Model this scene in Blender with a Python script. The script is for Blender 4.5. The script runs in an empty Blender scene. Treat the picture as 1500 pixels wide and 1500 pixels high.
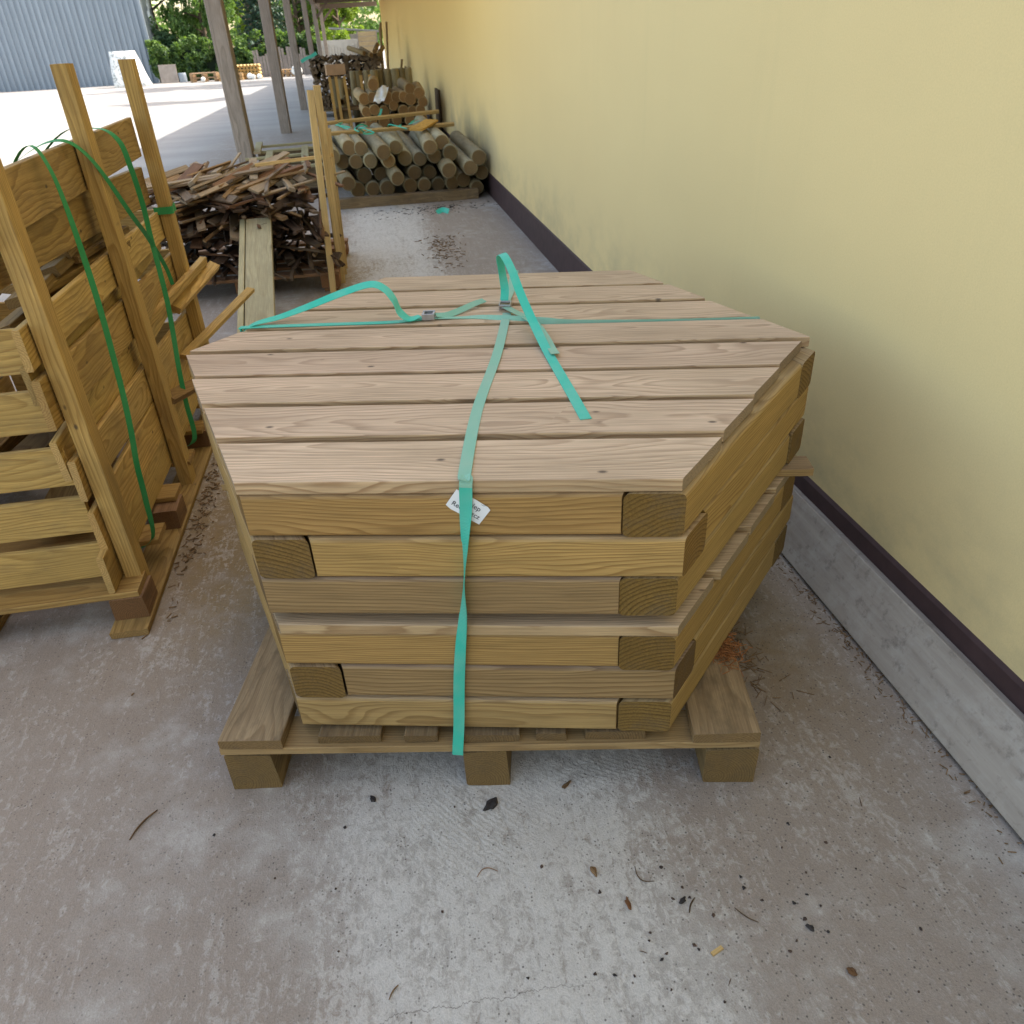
import bpy, bmesh, math, random
import numpy as np
from mathutils import Vector, Matrix, Euler
PI = math.pi
rnd = random.Random(7)
nrng = np.random.default_rng(11)
scene = bpy.context.scene
COL = scene.collection

# ------------------------------------------------------------------ helpers
def link(o, parent=None):
    COL.objects.link(o)
    if parent is not None:
        o.parent = parent
    return o

def tag(o, label=None, cat=None, group=None, kind=None):
    if label: o['label'] = label
    if cat: o['category'] = cat
    if group: o['group'] = group
    if kind: o['kind'] = kind
    return o

def empty(name, loc=(0, 0, 0), rz=0.0, rot=None):
    o = bpy.data.objects.new(name, None)
    o.empty_display_size = 0.1
    o.location = loc
    o.rotation_euler = rot if rot else (0, 0, rz)
    return link(o)

def obj(name, me, mats, parent=None, loc=None, rot=None, tint=None):
    o = bpy.data.objects.new(name, me)
    if not isinstance(mats, (list, tuple)): mats = [mats]
    if len(me.materials) == 0:
        for m in mats: me.materials.append(m)
    if loc is not None: o.location = loc
    if rot is not None: o.rotation_euler = rot
    if tint is not None: o.color = (tint[0], tint[1], tint[2], 1)
    return link(o, parent)

def bm_mesh(bm, name='m', smooth=False):
    bmesh.ops.recalc_face_normals(bm, faces=bm.faces[:])
    me = bpy.data.meshes.new(name)
    bm.to_mesh(me); bm.free()
    if smooth:
        me.polygons.foreach_set('use_smooth', [True]*len(me.polygons))
    return me

def board_mesh(L, W, T, bev=0.004, seg=2, jitter=0.0, endmat=True, r=rnd, bow=0.0):
    """a sawn board: length along x; long edges rounded; end faces use material 1"""
    bm = bmesh.new()
    n = 1 if bow == 0 else 8
    rows = []
    for i in range(n+1):
        x = -L/2 + L*i/n
        dz = bow*(1-(2*i/n-1)**2)
        j = lambda: r.uniform(-jitter, jitter)
        rows.append([bm.verts.new((x+j(), s*W/2+j(), t*T/2+dz+j())) for s, t in ((-1, -1), (1, -1), (1, 1), (-1, 1))])
    long_e = []
    for a, b in zip(rows[:-1], rows[1:]):
        for k in range(4):
            bm.faces.new((a[k], a[(k+1) % 4], b[(k+1) % 4], b[k]))
    f0 = bm.faces.new(rows[0][::-1]); f1 = bm.faces.new(rows[-1])
    if endmat: f0.material_index = f1.material_index = 1
    bm.edges.ensure_lookup_table()
    if bev > 0:
        es = [e for e in bm.edges if abs((e.verts[0].co-e.verts[1].co).normalized().x) > .7]
        bmesh.ops.bevel(bm, geom=es, offset=bev, segments=seg, profile=.5, affect='EDGES')
        if endmat:
            for f in bm.faces:
                f.normal_update()
                f.material_index = 1 if abs(f.normal.x) > .8 else 0
    return bm_mesh(bm)

def prism_mesh(poly, z0, z1, bev=0.004, seg=2, axis_end=0.93):
    """vertical prism over a plan polygon; edges along x rounded; steep ends use material 1"""
    bm = bmesh.new()
    lo = [bm.verts.new((x, y, z0)) for x, y in poly]
    hi = [bm.verts.new((x, y, z1)) for x, y in poly]
    bm.faces.new(lo[::-1]); bm.faces.new(hi)
    n = len(poly)
    for i in range(n):
        bm.faces.new((lo[i], lo[(i+1) % n], hi[(i+1) % n], hi[i]))
    if bev > 0:
        es = [e for e in bm.edges if abs((e.verts[0].co-e.verts[1].co).normalized().x) > .95]
        bmesh.ops.bevel(bm, geom=es, offset=bev, segments=seg, profile=.5, affect='EDGES')
    bmesh.ops.recalc_face_normals(bm, faces=bm.faces[:])
    for f in bm.faces:
        f.normal_update()
        f.material_index = 1 if abs(f.normal.x) > .45 else 0
    return bm_mesh(bm)

def box_mesh(sx, sy, sz, bev=0.0, z0=None):
    bm = bmesh.new()
    bmesh.ops.create_cube(bm, size=1)
    for v in bm.verts:
        v.co.x *= sx; v.co.y *= sy; v.co.z *= sz
        if z0 is not None: v.co.z += sz/2+z0
    if bev > 0:
        bmesh.ops.bevel(bm, geom=bm.edges[:], offset=bev, segments=2, profile=.5, affect='EDGES')
    return bm_mesh(bm)

def log_mesh(L, R, seg=20, wob=.03, r=rnd, chamfer=.012, taper=.0, half=False):
    """round pole along x with chamfered ends (ends use material 1)"""
    bm = bmesh.new()
    ph = [r.uniform(0, 6.28) for _ in range(3)]
    st = [(-L/2, .0), (-L/2, R-chamfer), (-L/2+chamfer, R), (-L/6, R), (L/6, R), (L/2-chamfer, R), (L/2, R-chamfer)]
    rings = []
    for x, rr in st[1:]:
        ring = []
        for i in range(seg):
            a = 2*PI*i/seg
            k = rr*(1+wob*math.sin(2*a+ph[0])+wob*.6*math.sin(3*a+ph[1]+x))*(1+taper*x/L)
            z = k*math.sin(a)
            if half: z = max(z, -0.02*R)
            ring.append(bm.verts.new((x, k*math.cos(a), z)))
        rings.append(ring)
    for a, b in zip(rings[:-1], rings[1:]):
        for i in range(seg):
            f = bm.faces.new((a[i], a[(i+1) % seg], b[(i+1) % seg], b[i])); f.smooth = True
    for ring, rev in ((rings[0], True), (rings[-1], False)):
        f = bm.faces.new(ring[::-1] if rev else ring); f.material_index = 1
    return bm_mesh(bm)

def tube_bm(bm, pts, radii, seg=8, cap=True):
    prev = None; rings = []
    for i, p in enumerate(pts):
        p = Vector(p)
        d = (Vector(pts[min(i+1, len(pts)-1)])-Vector(pts[max(i-1, 0)])).normalized()
        u = d.orthogonal().normalized() if prev is None else (prev-d*prev.dot(d)).normalized()
        prev = u; v = d.cross(u)
        rings.append([bm.verts.new(p+(u*math.cos(2*PI*k/seg)+v*math.sin(2*PI*k/seg))*radii[i]) for k in range(seg)])
    for a, b in zip(rings[:-1], rings[1:]):
        for k in range(seg):
            f = bm.faces.new((a[k], a[(k+1) % seg], b[(k+1) % seg], b[k])); f.smooth = True
    if cap:
        bm.faces.new(rings[0][::-1]); bm.faces.new(rings[-1])

def tube_mesh(pts, radii, seg=8):
    bm = bmesh.new(); tube_bm(bm, pts, radii, seg); return bm_mesh(bm)

def catmull(P, n=8):
    P = [np.array(p, float) for p in P]
    P = [2*P[0]-P[1]]+P+[2*P[-1]-P[-2]]
    out = []
    for i in range(1, len(P)-2):
        for k in range(n):
            t = k/n
            out.append(.5*((2*P[i])+(-P[i-1]+P[i+1])*t+(2*P[i-1]-5*P[i]+4*P[i+1]-P[i+2])*t*t+(-P[i-1]+3*P[i]-3*P[i+1]+P[i+2])*t**3))
    out.append(P[-2])
    return out

def ribbon_mesh(P, S, width=.025, th=.0016, n=8, smooth_path=True):
    """webbing: path points P and side vectors S, given thickness"""
    if smooth_path:
        Q = catmull(P, n); D = catmull(S, n)
    else:
        Q = [np.array(p, float) for p in P]; D = [np.array(s, float) for s in S]
    bm = bmesh.new(); rows = []
    for i, (q, d) in enumerate(zip(Q, D)):
        tdir = Q[min(i+1, len(Q)-1)]-Q[max(i-1, 0)]
        tdir = tdir/(np.linalg.norm(tdir)+1e-9)
        d = d-tdir*np.dot(d, tdir); d = d/(np.linalg.norm(d)+1e-9)
        nn = np.cross(tdir, d)
        rows.append([bm.verts.new(q+d*s*width/2+nn*t*th/2) for s, t in ((-1, -1), (1, -1), (1, 1), (-1, 1))])
    for a, b in zip(rows[:-1], rows[1:]):
        for k in range(4):
            bm.faces.new((a[k], a[(k+1) % 4], b[(k+1) % 4], b[k]))
    bm.faces.new(rows[0][::-1]); bm.faces.new(rows[-1])
    return bm_mesh(bm)

def aim(o, p, q, roll=0.0):
    """put object with length along local x from p to q"""
    p = Vector(p); q = Vector(q); d = (q-p).normalized()
    up = Vector((0, 0, 1))
    if abs(d.z) > .97: up = Vector((0, 1, 0))
    y = up.cross(d).normalized(); z = d.cross(y)
    M = Matrix((d, y, z)).transposed() @ Matrix.Rotation(roll, 3, 'X')
    o.rotation_euler = M.to_euler()
    o.location = (p+q)/2

def leaf_cloud(centers, radii, n, size, squash=1.0, droop=0.0, r=nrng, flat=.0):
    """n small leaf faces scattered in clumps"""
    centers = np.array(centers, float); radii = np.array(radii, float)
    w = radii**2; idx = r.choice(len(centers), n, p=w/w.sum())
    d = r.normal(size=(n, 3)); d /= np.linalg.norm(d, axis=1)[:, None]
    rr = radii[idx]*(r.random(n)**.45)
    pos = centers[idx]+d*rr[:, None]*np.array([1, 1, squash])
    nrm = d*.6+r.normal(size=(n, 3))*.6+np.array([0, 0, .35])
    nrm /= np.linalg.norm(nrm, axis=1)[:, None]
    t = np.cross(nrm, r.normal(size=(n, 3))); t[:, 2] -= droop
    t /= np.linalg.norm(t, axis=1)[:, None]+1e-9
    b = np.cross(nrm, t); b /= np.linalg.norm(b, axis=1)[:, None]+1e-9
    s = size*r.uniform(.6, 1.35, n)[:, None]
    v = np.stack([pos-t*s*.9, pos+b*s*.42+nrm*s*.1, pos+t*s*.9, pos-b*s*.42+nrm*s*.1], 1).reshape(-1, 3)
    return v

def leaf_mesh(v):
    n = len(v)//4
    me = bpy.data.meshes.new('leaves')
    me.vertices.add(len(v)); me.vertices.foreach_set('co', v.astype(np.float32).ravel())
    me.loops.add(n*4); me.loops.foreach_set('vertex_index', np.arange(n*4, dtype=np.int32))
    me.polygons.add(n); me.polygons.foreach_set('loop_start', np.arange(0, n*4, 4, dtype=np.int32))
    try: me.polygons.foreach_set('loop_total', np.full(n, 4, dtype=np.int32))
    except Exception: pass
    me.update(calc_edges=True); me.validate()
    return me

# ------------------------------------------------------------------ node helpers
class NT:
    def __init__(s, name):
        s.m = bpy.data.materials.new(name); s.m.use_nodes = True
        s.t = s.m.node_tree; s.t.nodes.clear()
        s.out = s.t.nodes.new('ShaderNodeOutputMaterial')
    def n(s, typ, ins=None, **kw):
        nd = s.t.nodes.new(typ)
        for k, v in kw.items(): setattr(nd, k, v)
        if ins:
            for k, v in ins.items():
                i = nd.inputs[k]
                if isinstance(v, bpy.types.NodeSocket): s.t.links.new(v, i)
                else: i.default_value = v
        return nd
    def math(s, op, a, b=None, c=None, clamp=False):
        ins = {0: a}
        if b is not None: ins[1] = b
        if c is not None: ins[2] = c
        return s.n('ShaderNodeMath', ins, operation=op, use_clamp=clamp).outputs[0]
    def vmath(s, op, a, b=None):
        ins = {0: a}
        if b is not None: ins[1] = b
        return s.n('ShaderNodeVectorMath', ins, operation=op).outputs[0]
    def noise(s, vec, scale=1., detail=3., rough=.55, dist=0.):
        return s.n('ShaderNodeTexNoise', {'Vector': vec, 'Scale': scale, 'Detail': detail, 'Roughness': rough, 'Distortion': dist}).outputs[0]
    def mix(s, f, a, b, blend='MIX'):
        nd = s.n('ShaderNodeMix', None, data_type='RGBA', blend_type=blend)
        for i, v in ((0, f), (6, a), (7, b)):
            if isinstance(v, bpy.types.NodeSocket): s.t.links.new(v, nd.inputs[i])
            elif i == 0: nd.inputs[0].default_value = v
            else: nd.inputs[i].default_value = (v[0], v[1], v[2], 1)
        return nd.outputs[2]
    def ramp(s, f, stops, interp='LINEAR'):
        nd = s.n('ShaderNodeValToRGB', {'Fac': f}); cr = nd.color_ramp; cr.interpolation = interp
        while len(cr.elements) < len(stops): cr.elements.new(.5)
        for e, (p, c) in zip(cr.elements, stops):
            e.position = p; e.color = (c, c, c, 1) if not isinstance(c, (tuple, list)) else (c[0], c[1], c[2], 1)
        return nd.outputs[0]
    def maprange(s, v, a, b, c=0., d=1., smooth=False):
        nd = s.n('ShaderNodeMapRange', {'Value': v, 'From Min': a, 'From Max': b, 'To Min': c, 'To Max': d}, clamp=True)
        if smooth: nd.interpolation_type = 'SMOOTHSTEP'
        return nd.outputs[0]
    def bsdf(s, color, rough=.8, bump=None, bstr=.3, bdist=.002, spec=.3, extra=None):
        ins = {'Base Color': color if isinstance(color, bpy.types.NodeSocket) else (*color, 1), 'Roughness': rough, 'Specular IOR Level': spec}
        if extra: ins.update(extra)
        b = s.n('ShaderNodeBsdfPrincipled', ins)
        if bump is not None:
            bn = s.n('ShaderNodeBump', {'Height': bump, 'Strength': bstr, 'Distance': bdist})
            s.t.links.new(bn.outputs[0], b.inputs['Normal'])
        s.t.links.new(b.outputs[0], s.out.inputs[0])
        return b

def wood(name, light, dark, ring=130., contrast=.7, warp=.03, grey=None, grey_amt=0., rough=.75, knots=True, pith=.1, dirt=0., mul=1., flecks=False, bumps=.25, fib=.28, kn=1., ksel=.72):
    """solid wood: growth rings round a pith running along the object's x axis"""
    N = NT(name)
    tc = N.n('ShaderNodeTexCoord').outputs['Object']
    oi = N.n('ShaderNodeObjectInfo'); R = oi.outputs['Random']
    fr = lambda k: N.math('FRACT', N.math('MULTIPLY', R, k))
    off = N.n('ShaderNodeCombineXYZ', {0: N.math('MULTIPLY', R, 37.), 1: N.math('MULTIPLY_ADD', fr(7.31), pith*1.4, -pith*.7), 2: N.math('MULTIPLY_ADD', fr(3.77), pith, pith*.15)}).outputs[0]
    P = N.vmath('ADD', tc, off)
    w1 = N.n('ShaderNodeTexNoise', {'Vector': N.vmath('MULTIPLY', P, (1.6, 5., 5.)), 'Scale': 1., 'Detail': 2.}).outputs['Color']
    w1 = N.vmath('MULTIPLY', N.vmath('SUBTRACT', w1, (.5, .5, .5)), (0, warp*2, warp*2))
    w2 = N.n('ShaderNodeTexNoise', {'Vector': N.vmath('MULTIPLY', P, (9., 40., 40.)), 'Scale': 1., 'Detail': 2.}).outputs['Color']
    w2 = N.vmath('MULTIPLY', N.vmath('SUBTRACT', w2, (.5, .5, .5)), (0, warp*.12, warp*.12))
    Q = N.vmath('ADD', N.vmath('ADD', P, w1), w2)
    sp = N.n('ShaderNodeSeparateXYZ', {0: Q})
    rad = N.math('SQRT', N.math('ADD', N.math('POWER', N.math('ABSOLUTE', sp.outputs[1]), 2.), N.math('POWER', N.math('ABSOLUTE', sp.outputs[2]), 2.)))
    kd = None
    if knots:
        vo = N.n('ShaderNodeTexVoronoi', {'Vector': N.vmath('MULTIPLY', P, (2.4, 4.6, 4.6)), 'Scale': 1., 'Randomness': 1.})
        sel = N.math('GREATER_THAN', N.n('ShaderNodeSeparateColor', {0: vo.outputs['Color']}).outputs[0], ksel)
        d = vo.outputs['Distance']
        g = N.math('MULTIPLY', N.math('EXPONENT', N.math('MULTIPLY', N.math('POWER', N.math('MULTIPLY', d, 4.2), 2.), -1.)), sel)
        rad = N.math('ADD', rad, N.math('MULTIPLY', g, .02))
        kd = N.math('MULTIPLY', N.maprange(d, .05*kn, .14*kn, 1., 0., True), sel)
    rr = N.math('MULTIPLY', rad, ring)
    rr = N.math('ADD', rr, N.math('MULTIPLY', N.noise(N.n('ShaderNodeCombineXYZ', {0: N.math('MULTIPLY', rad, ring*.31), 1: R}).outputs[0], 1., 1.), 1.6))
    f = N.math('FRACT', rr)
    prof = N.ramp(f, [(0., .05), (.45, .22), (.78, .9), (.9, 1.), (1., .05)])
    fiber = N.noise(N.vmath('MULTIPLY', P, (7., 260., 260.)), 1., 3., .6)
    blot = N.noise(N.vmath('MULTIPLY', P, (2.5, 7., 7.)), 1., 3.)
    amt = N.math('MULTIPLY', prof, N.math('MULTIPLY', N.maprange(blot, .3, .7, .55, 1.), contrast))
    c = N.mix(amt, light, dark)
    if kd is not None:
        c = N.mix(N.math('MULTIPLY', kd, .8), c, (dark[0]*.45, dark[1]*.4, dark[2]*.38))
    if grey is not None:
        geo = N.n('ShaderNodeNewGeometry')
        nz = N.n('ShaderNodeSeparateXYZ', {0: geo.outputs['Normal']}).outputs[2]
        up = N.maprange(nz, .35, .9, 0., 1.)
        gf = N.math('MULTIPLY', up, N.maprange(blot, .25, .75, grey_amt*.8, grey_amt*1.1), clamp=True)
        g2 = N.mix(N.math('MULTIPLY', amt, .8), grey, (grey[0]*.52, grey[1]*.46, grey[2]*.42))
        c = N.mix(gf, c, g2)
    fm = N.maprange(fiber, .25, .75, 1.-fib, 1.+fib*.6)
    c = N.mix(1., c, N.n('ShaderNodeCombineColor', {0: fm, 1: fm, 2: fm}).outputs[0], 'MULTIPLY')
    bm_ = N.maprange(blot, .2, .8, .8*mul, 1.15*mul)
    c = N.mix(1., c, N.n('ShaderNodeCombineColor', {0: bm_, 1: bm_, 2: bm_}).outputs[0], 'MULTIPLY')
    if flecks:
        vf = N.n('ShaderNodeTexVoronoi', {'Vector': N.vmath('MULTIPLY', P, (11., 19., 3.)), 'Scale': 1.})
        fl = N.math('MULTIPLY', N.maprange(vf.outputs['Distance'], .05, .13, 1., 0.), N.math('GREATER_THAN', N.n('ShaderNodeSeparateColor', {0: vf.outputs['Color']}).outputs[1], .74))
        c = N.mix(N.math('MULTIPLY', fl, .8), c, (.06, .045, .04))
    if dirt > 0:
        dn = N.noise(N.vmath('MULTIPLY', P, (6., 14., 14.)), 1., 5., .7)
        c = N.mix(N.maprange(dn, .48, .75, 0., dirt), c, (.13, .10, .075))
    c = N.mix(1., c, oi.outputs['Color'], 'MULTIPLY')
    h = N.math('ADD', N.math('MULTIPLY', prof, -.5), fiber)
    N.bsdf(c, rough, h if bumps > 0 else None, bumps, .0012, .25)
    return N.m

def simple(name, color, rough=.8, nscale=20., var=.25, spec=.3, bump=.1, bdist=.002, tint=False, metallic=0.):
    N = NT(name)
    tc = N.n('ShaderNodeTexCoord').outputs['Object']
    nz = N.noise(tc, nscale, 4.)
    f = N.maprange(nz, .25, .75, 1-var, 1+var)
    c = N.mix(1., color, N.n('ShaderNodeCombineColor', {0: f, 1: f, 2: f}).outputs[0], 'MULTIPLY')
    if tint: c = N.mix(1., c, N.n('ShaderNodeObjectInfo').outputs['Color'], 'MULTIPLY')
    N.bsdf(c, rough, nz, bump, bdist, spec, {'Metallic': metallic})
    return N.m

def leaf_mat(name, dark, light, trans=.4, clump=1.2):
    N = NT(name)
    geo = N.n('ShaderNodeNewGeometry')
    tc = N.n('ShaderNodeTexCoord').outputs['Object']
    cl = N.noise(tc, clump, 3.)
    f = N.math('ADD', N.math('MULTIPLY', geo.outputs['Random Per Island'], .55), N.maprange(cl, .3, .7, -.2, .6), clamp=True)
    c = N.mix(f, dark, light)
    d = N.n('ShaderNodeBsdfPrincipled', {'Base Color': c, 'Roughness': .55, 'Specular IOR Level': .35})
    c2 = N.mix(1., c, (1.5, 1.5, .55), 'MULTIPLY')
    t = N.n('ShaderNodeBsdfTranslucent', {'Color': c2})
    mx = N.n('ShaderNodeMixShader', {0: trans, 1: d.outputs[0], 2: t.outputs[0]})
    N.t.links.new(mx.outputs[0], N.out.inputs[0])
    return N.m

# ------------------------------------------------------------------ materials
M = {}
M['lid'] = wood('weathered_lid_wood', (.54, .385, .23), (.27, .155, .075), 135, .85, .045, grey=(.64, .485, .355), grey_amt=.95, flecks=True, rough=.8)
M['timber'] = wood('treated_timber', (.45, .295, .112), (.20, .105, .032), 165, .78, .03, grey=(.42, .33, .24), grey_amt=.6, kn=1.1, ksel=.58)
M['end'] = wood('timber_end_grain', (.235, .14, .042), (.085, .046, .013), 105, .85, .02, knots=False, pith=.17, rough=.9, dirt=.5, bumps=.9)
M['pallet'] = wood('old_pallet_wood', (.34, .25, .15), (.17, .11, .06), 130, .75, .035, grey=(.37, .29, .215), grey_amt=.7, dirt=.95, bumps=.6)
M['pallet_edge'] = wood('pallet_stringer_wood', (.44, .31, .16), (.24, .145, .06), 150, .7, .02, dirt=.3)
M['pallet_end'] = wood('pallet_end_grain', (.25, .17, .09), (.11, .07, .035), 170, .7, .006, knots=False, pith=.05, dirt=.6)
M['crate'] = wood('crate_board_wood', (.57, .385, .14), (.29, .16, .045), 105, .75, .05, rough=.75, flecks=True, dirt=.35)
M['crate_end'] = wood('crate_end_grain', (.50, .33, .13), (.28, .15, .05), 160, .7, .006, knots=False, pith=.05, bumps=0)
M['offcut'] = wood('offcut_wood', (.42, .32, .22), (.22, .15, .09), 160, .6, .02, knots=False, dirt=.3, bumps=0)
M['offcut_end'] = wood('offcut_end_grain', (.34, .26, .18), (.19, .13, .08), 200, .6, .006, knots=False, pith=.04, dirt=.3, bumps=0)
M['log'] = wood('peeled_pole_wood', (.40, .35, .225), (.27, .225, .13), 60, .5, .02, knots=True, pith=.02, dirt=.45, grey=(.45, .43, .36), grey_amt=.55, bumps=0)
M['log_end'] = wood('pole_end_grain', (.30, .205, .105), (.12, .078, .036), 110, .9, .008, knots=False, pith=.012, dirt=.4, rough=.9, bumps=0)
M['post'] = wood('grey_post_wood', (.37, .32, .285), (.20, .165, .14), 70, .65, .03, dirt=.25, bumps=.5)
M['plank'] = wood('mossy_plank_wood', (.42, .36, .22), (.28, .22, .12), 60, .5, .03, dirt=.2, bumps=0)
M['batten'] = wood('pale_batten_wood', (.62, .43, .19), (.42, .26, .10), 150, .6, .02, bumps=0)
M['roofwood'] = wood('roof_timber', (.20, .16, .13), (.11, .085, .065), 80, .6, .03, dirt=.3, bumps=0)
M['brush'] = wood('dark_bundle_wood', (.20, .15, .10), (.10, .07, .045), 150, .6, .02, knots=False, dirt=.4, bumps=0)
M['carton'] = simple('carton_board', (.42, .27, .16), .85, 8, .1)
M['buckle'] = simple('galvanised_buckle', (.45, .45, .47), .38, 60, .15, .5, .05, .0005, metallic=.9)
M['paper'] = simple('tag_paper', (.82, .83, .86), .7, 30, .03)
M['ink'] = simple('black_ink', (.015, .015, .02), .8, 10, .05)
M['plinth'] = simple('brown_plinth_paint', (.062, .036, .037), .72, 14, .22, .3, .2, .003)
M['bark'] = simple('tree_bark', (.13, .10, .075), .9, 6, .35, .2, .6, .02)
M['white_wrap'] = None
M['dark_debris'] = simple('dark_bark_crumb', (.035, .03, .03), .85, 60, .4, tint=True)
M['brown_debris'] = simple('dry_leaf_brown', (.20, .12, .06), .85, 60, .4, tint=True)
M['needles'] = simple('rusty_shavings', (.34, .14, .05), .9, 80, .4)
M['concrete_panel'] = simple('pale_concrete_panel', (.50, .47, .42), .9, 3, .12, bump=.3)
M['roof_sheet'] = simple('roof_sheet_grey', (.33, .32, .31), .85, 2, .15)
M['shed'] = simple('grey_shed_board', (.32, .28, .25), .9, 4, .2)
M['fence'] = wood('grey_fence_wood', (.37, .31, .28), (.22, .18, .155), 60, .6, .02, knots=False, dirt=.2, bumps=0)

def webbing(name, base, pale):
    N = NT(name)
    tc = N.n('ShaderNodeTexCoord').outputs['Object']
    geo = N.n('ShaderNodeNewGeometry')
    nz = N.n('ShaderNodeSeparateXYZ', {0: geo.outputs['Normal']}).outputs[2]
    wv = N.n('ShaderNodeTexWave', {'Vector': N.vmath('MULTIPLY', tc, (1, 1, 1)), 'Scale': 160., 'Distortion': .5, 'Detail': 1.}, bands_direction='DIAGONAL').outputs[1]
    n2 = N.noise(tc, 9., 4.)
    f = N.math('MULTIPLY', N.maprange(n2, .4, .68, 0., .55), 1.)
    c = N.mix(f, base, pale)
    v = N.maprange(wv, 0, 1, .82, 1.08)
    c = N.mix(1., c, N.n('ShaderNodeCombineColor', {0: v, 1: v, 2: v}).outputs[0], 'MULTIPLY')
    c = N.mix(1., c, N.n('ShaderNodeObjectInfo').outputs['Color'], 'MULTIPLY')
    N.bsdf(c, .55, wv, .2, .0006, .35)
    return N.m
M['strap'] = webbing('turquoise_webbing', (.045, .48, .36), (.20, .50, .40))
M['strap_faded'] = webbing('faded_turquoise_webbing', (.24, .50, .385), (.36, .50, .40))
M['green_strap'] = webbing('green_packing_band', (.03, .27, .085), (.06, .33, .12))

def make_wrap():
    N = NT('white_speckled_wrap')
    tc = N.n('ShaderNodeTexCoord').outputs['Object']
    n = N.noise(tc, 6., 6., .75)
    c = N.mix(N.maprange(n, .5, .62, 0., 1.), (.80, .82, .83), (.22, .25, .25))
    N.bsdf(c, .5, n, .5, .03)
    return N.m
M['white_wrap'] = make_wrap()

def make_wall():
    N = NT('yellow_render')
    tc = N.n('ShaderNodeNewGeometry').outputs['Position']
    big = N.noise(N.vmath('MULTIPLY', tc, (1, .5, .7)), 1.2, 4.)
    streak = N.noise(N.vmath('MULTIPLY', tc, (1, 7., .5)), 1., 4., .6)
    fine = N.noise(tc, 230., 3., .7)
    mid = N.noise(tc, 30., 4., .6)
    c = N.mix(N.maprange(big, .3, .7, 0, 1), (.79, .63, .325), (.75, .59, .305))
    c = N.mix(N.maprange(streak, .55, .8, 0, .16), c, (.62, .52, .27))
    sp = N.n('ShaderNodeSeparateXYZ', {0: tc})
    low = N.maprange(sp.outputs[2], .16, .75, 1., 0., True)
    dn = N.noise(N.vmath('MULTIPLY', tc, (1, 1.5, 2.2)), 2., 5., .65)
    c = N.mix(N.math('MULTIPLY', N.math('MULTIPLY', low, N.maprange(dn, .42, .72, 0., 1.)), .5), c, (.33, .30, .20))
    # greyer in noisy patches low down along the log heaps (y 8.5 .. 20)
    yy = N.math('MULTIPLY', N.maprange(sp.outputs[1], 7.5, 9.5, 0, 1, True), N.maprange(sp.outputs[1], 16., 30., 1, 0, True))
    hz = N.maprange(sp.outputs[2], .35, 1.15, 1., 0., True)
    greyed = N.math('MULTIPLY', N.math('MULTIPLY', yy, hz), N.maprange(N.noise(N.vmath('MULTIPLY', tc, (1, .9, 1.6)), 1.3, 3.), .36, .62, 0, .85))
    c = N.mix(greyed, c, (.28, .27, .22))
    v = N.maprange(fine, .2, .8, .93, 1.06)
    hi = N.math('MULTIPLY', N.maprange(sp.outputs[1], 3., 11., 0, 1, True), N.maprange(sp.outputs[2], .3, 2., .3, 1, True))
    c = N.mix(N.math('MULTIPLY', hi, .8), c, (.82, .545, .17))      # warm canopy shade painted in: deeper orange higher up and farther back
    c = N.mix(1., c, N.n('ShaderNodeCombineColor', {0: v, 1: v, 2: v}).outputs[0], 'MULTIPLY')
    h = N.math('ADD', N.math('MULTIPLY', fine, .5), N.math('MULTIPLY', mid, .8))
    N.bsdf(c, .85, h, .35, .003, .25)
    return N.m
M['wall'] = make_wall()

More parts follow.
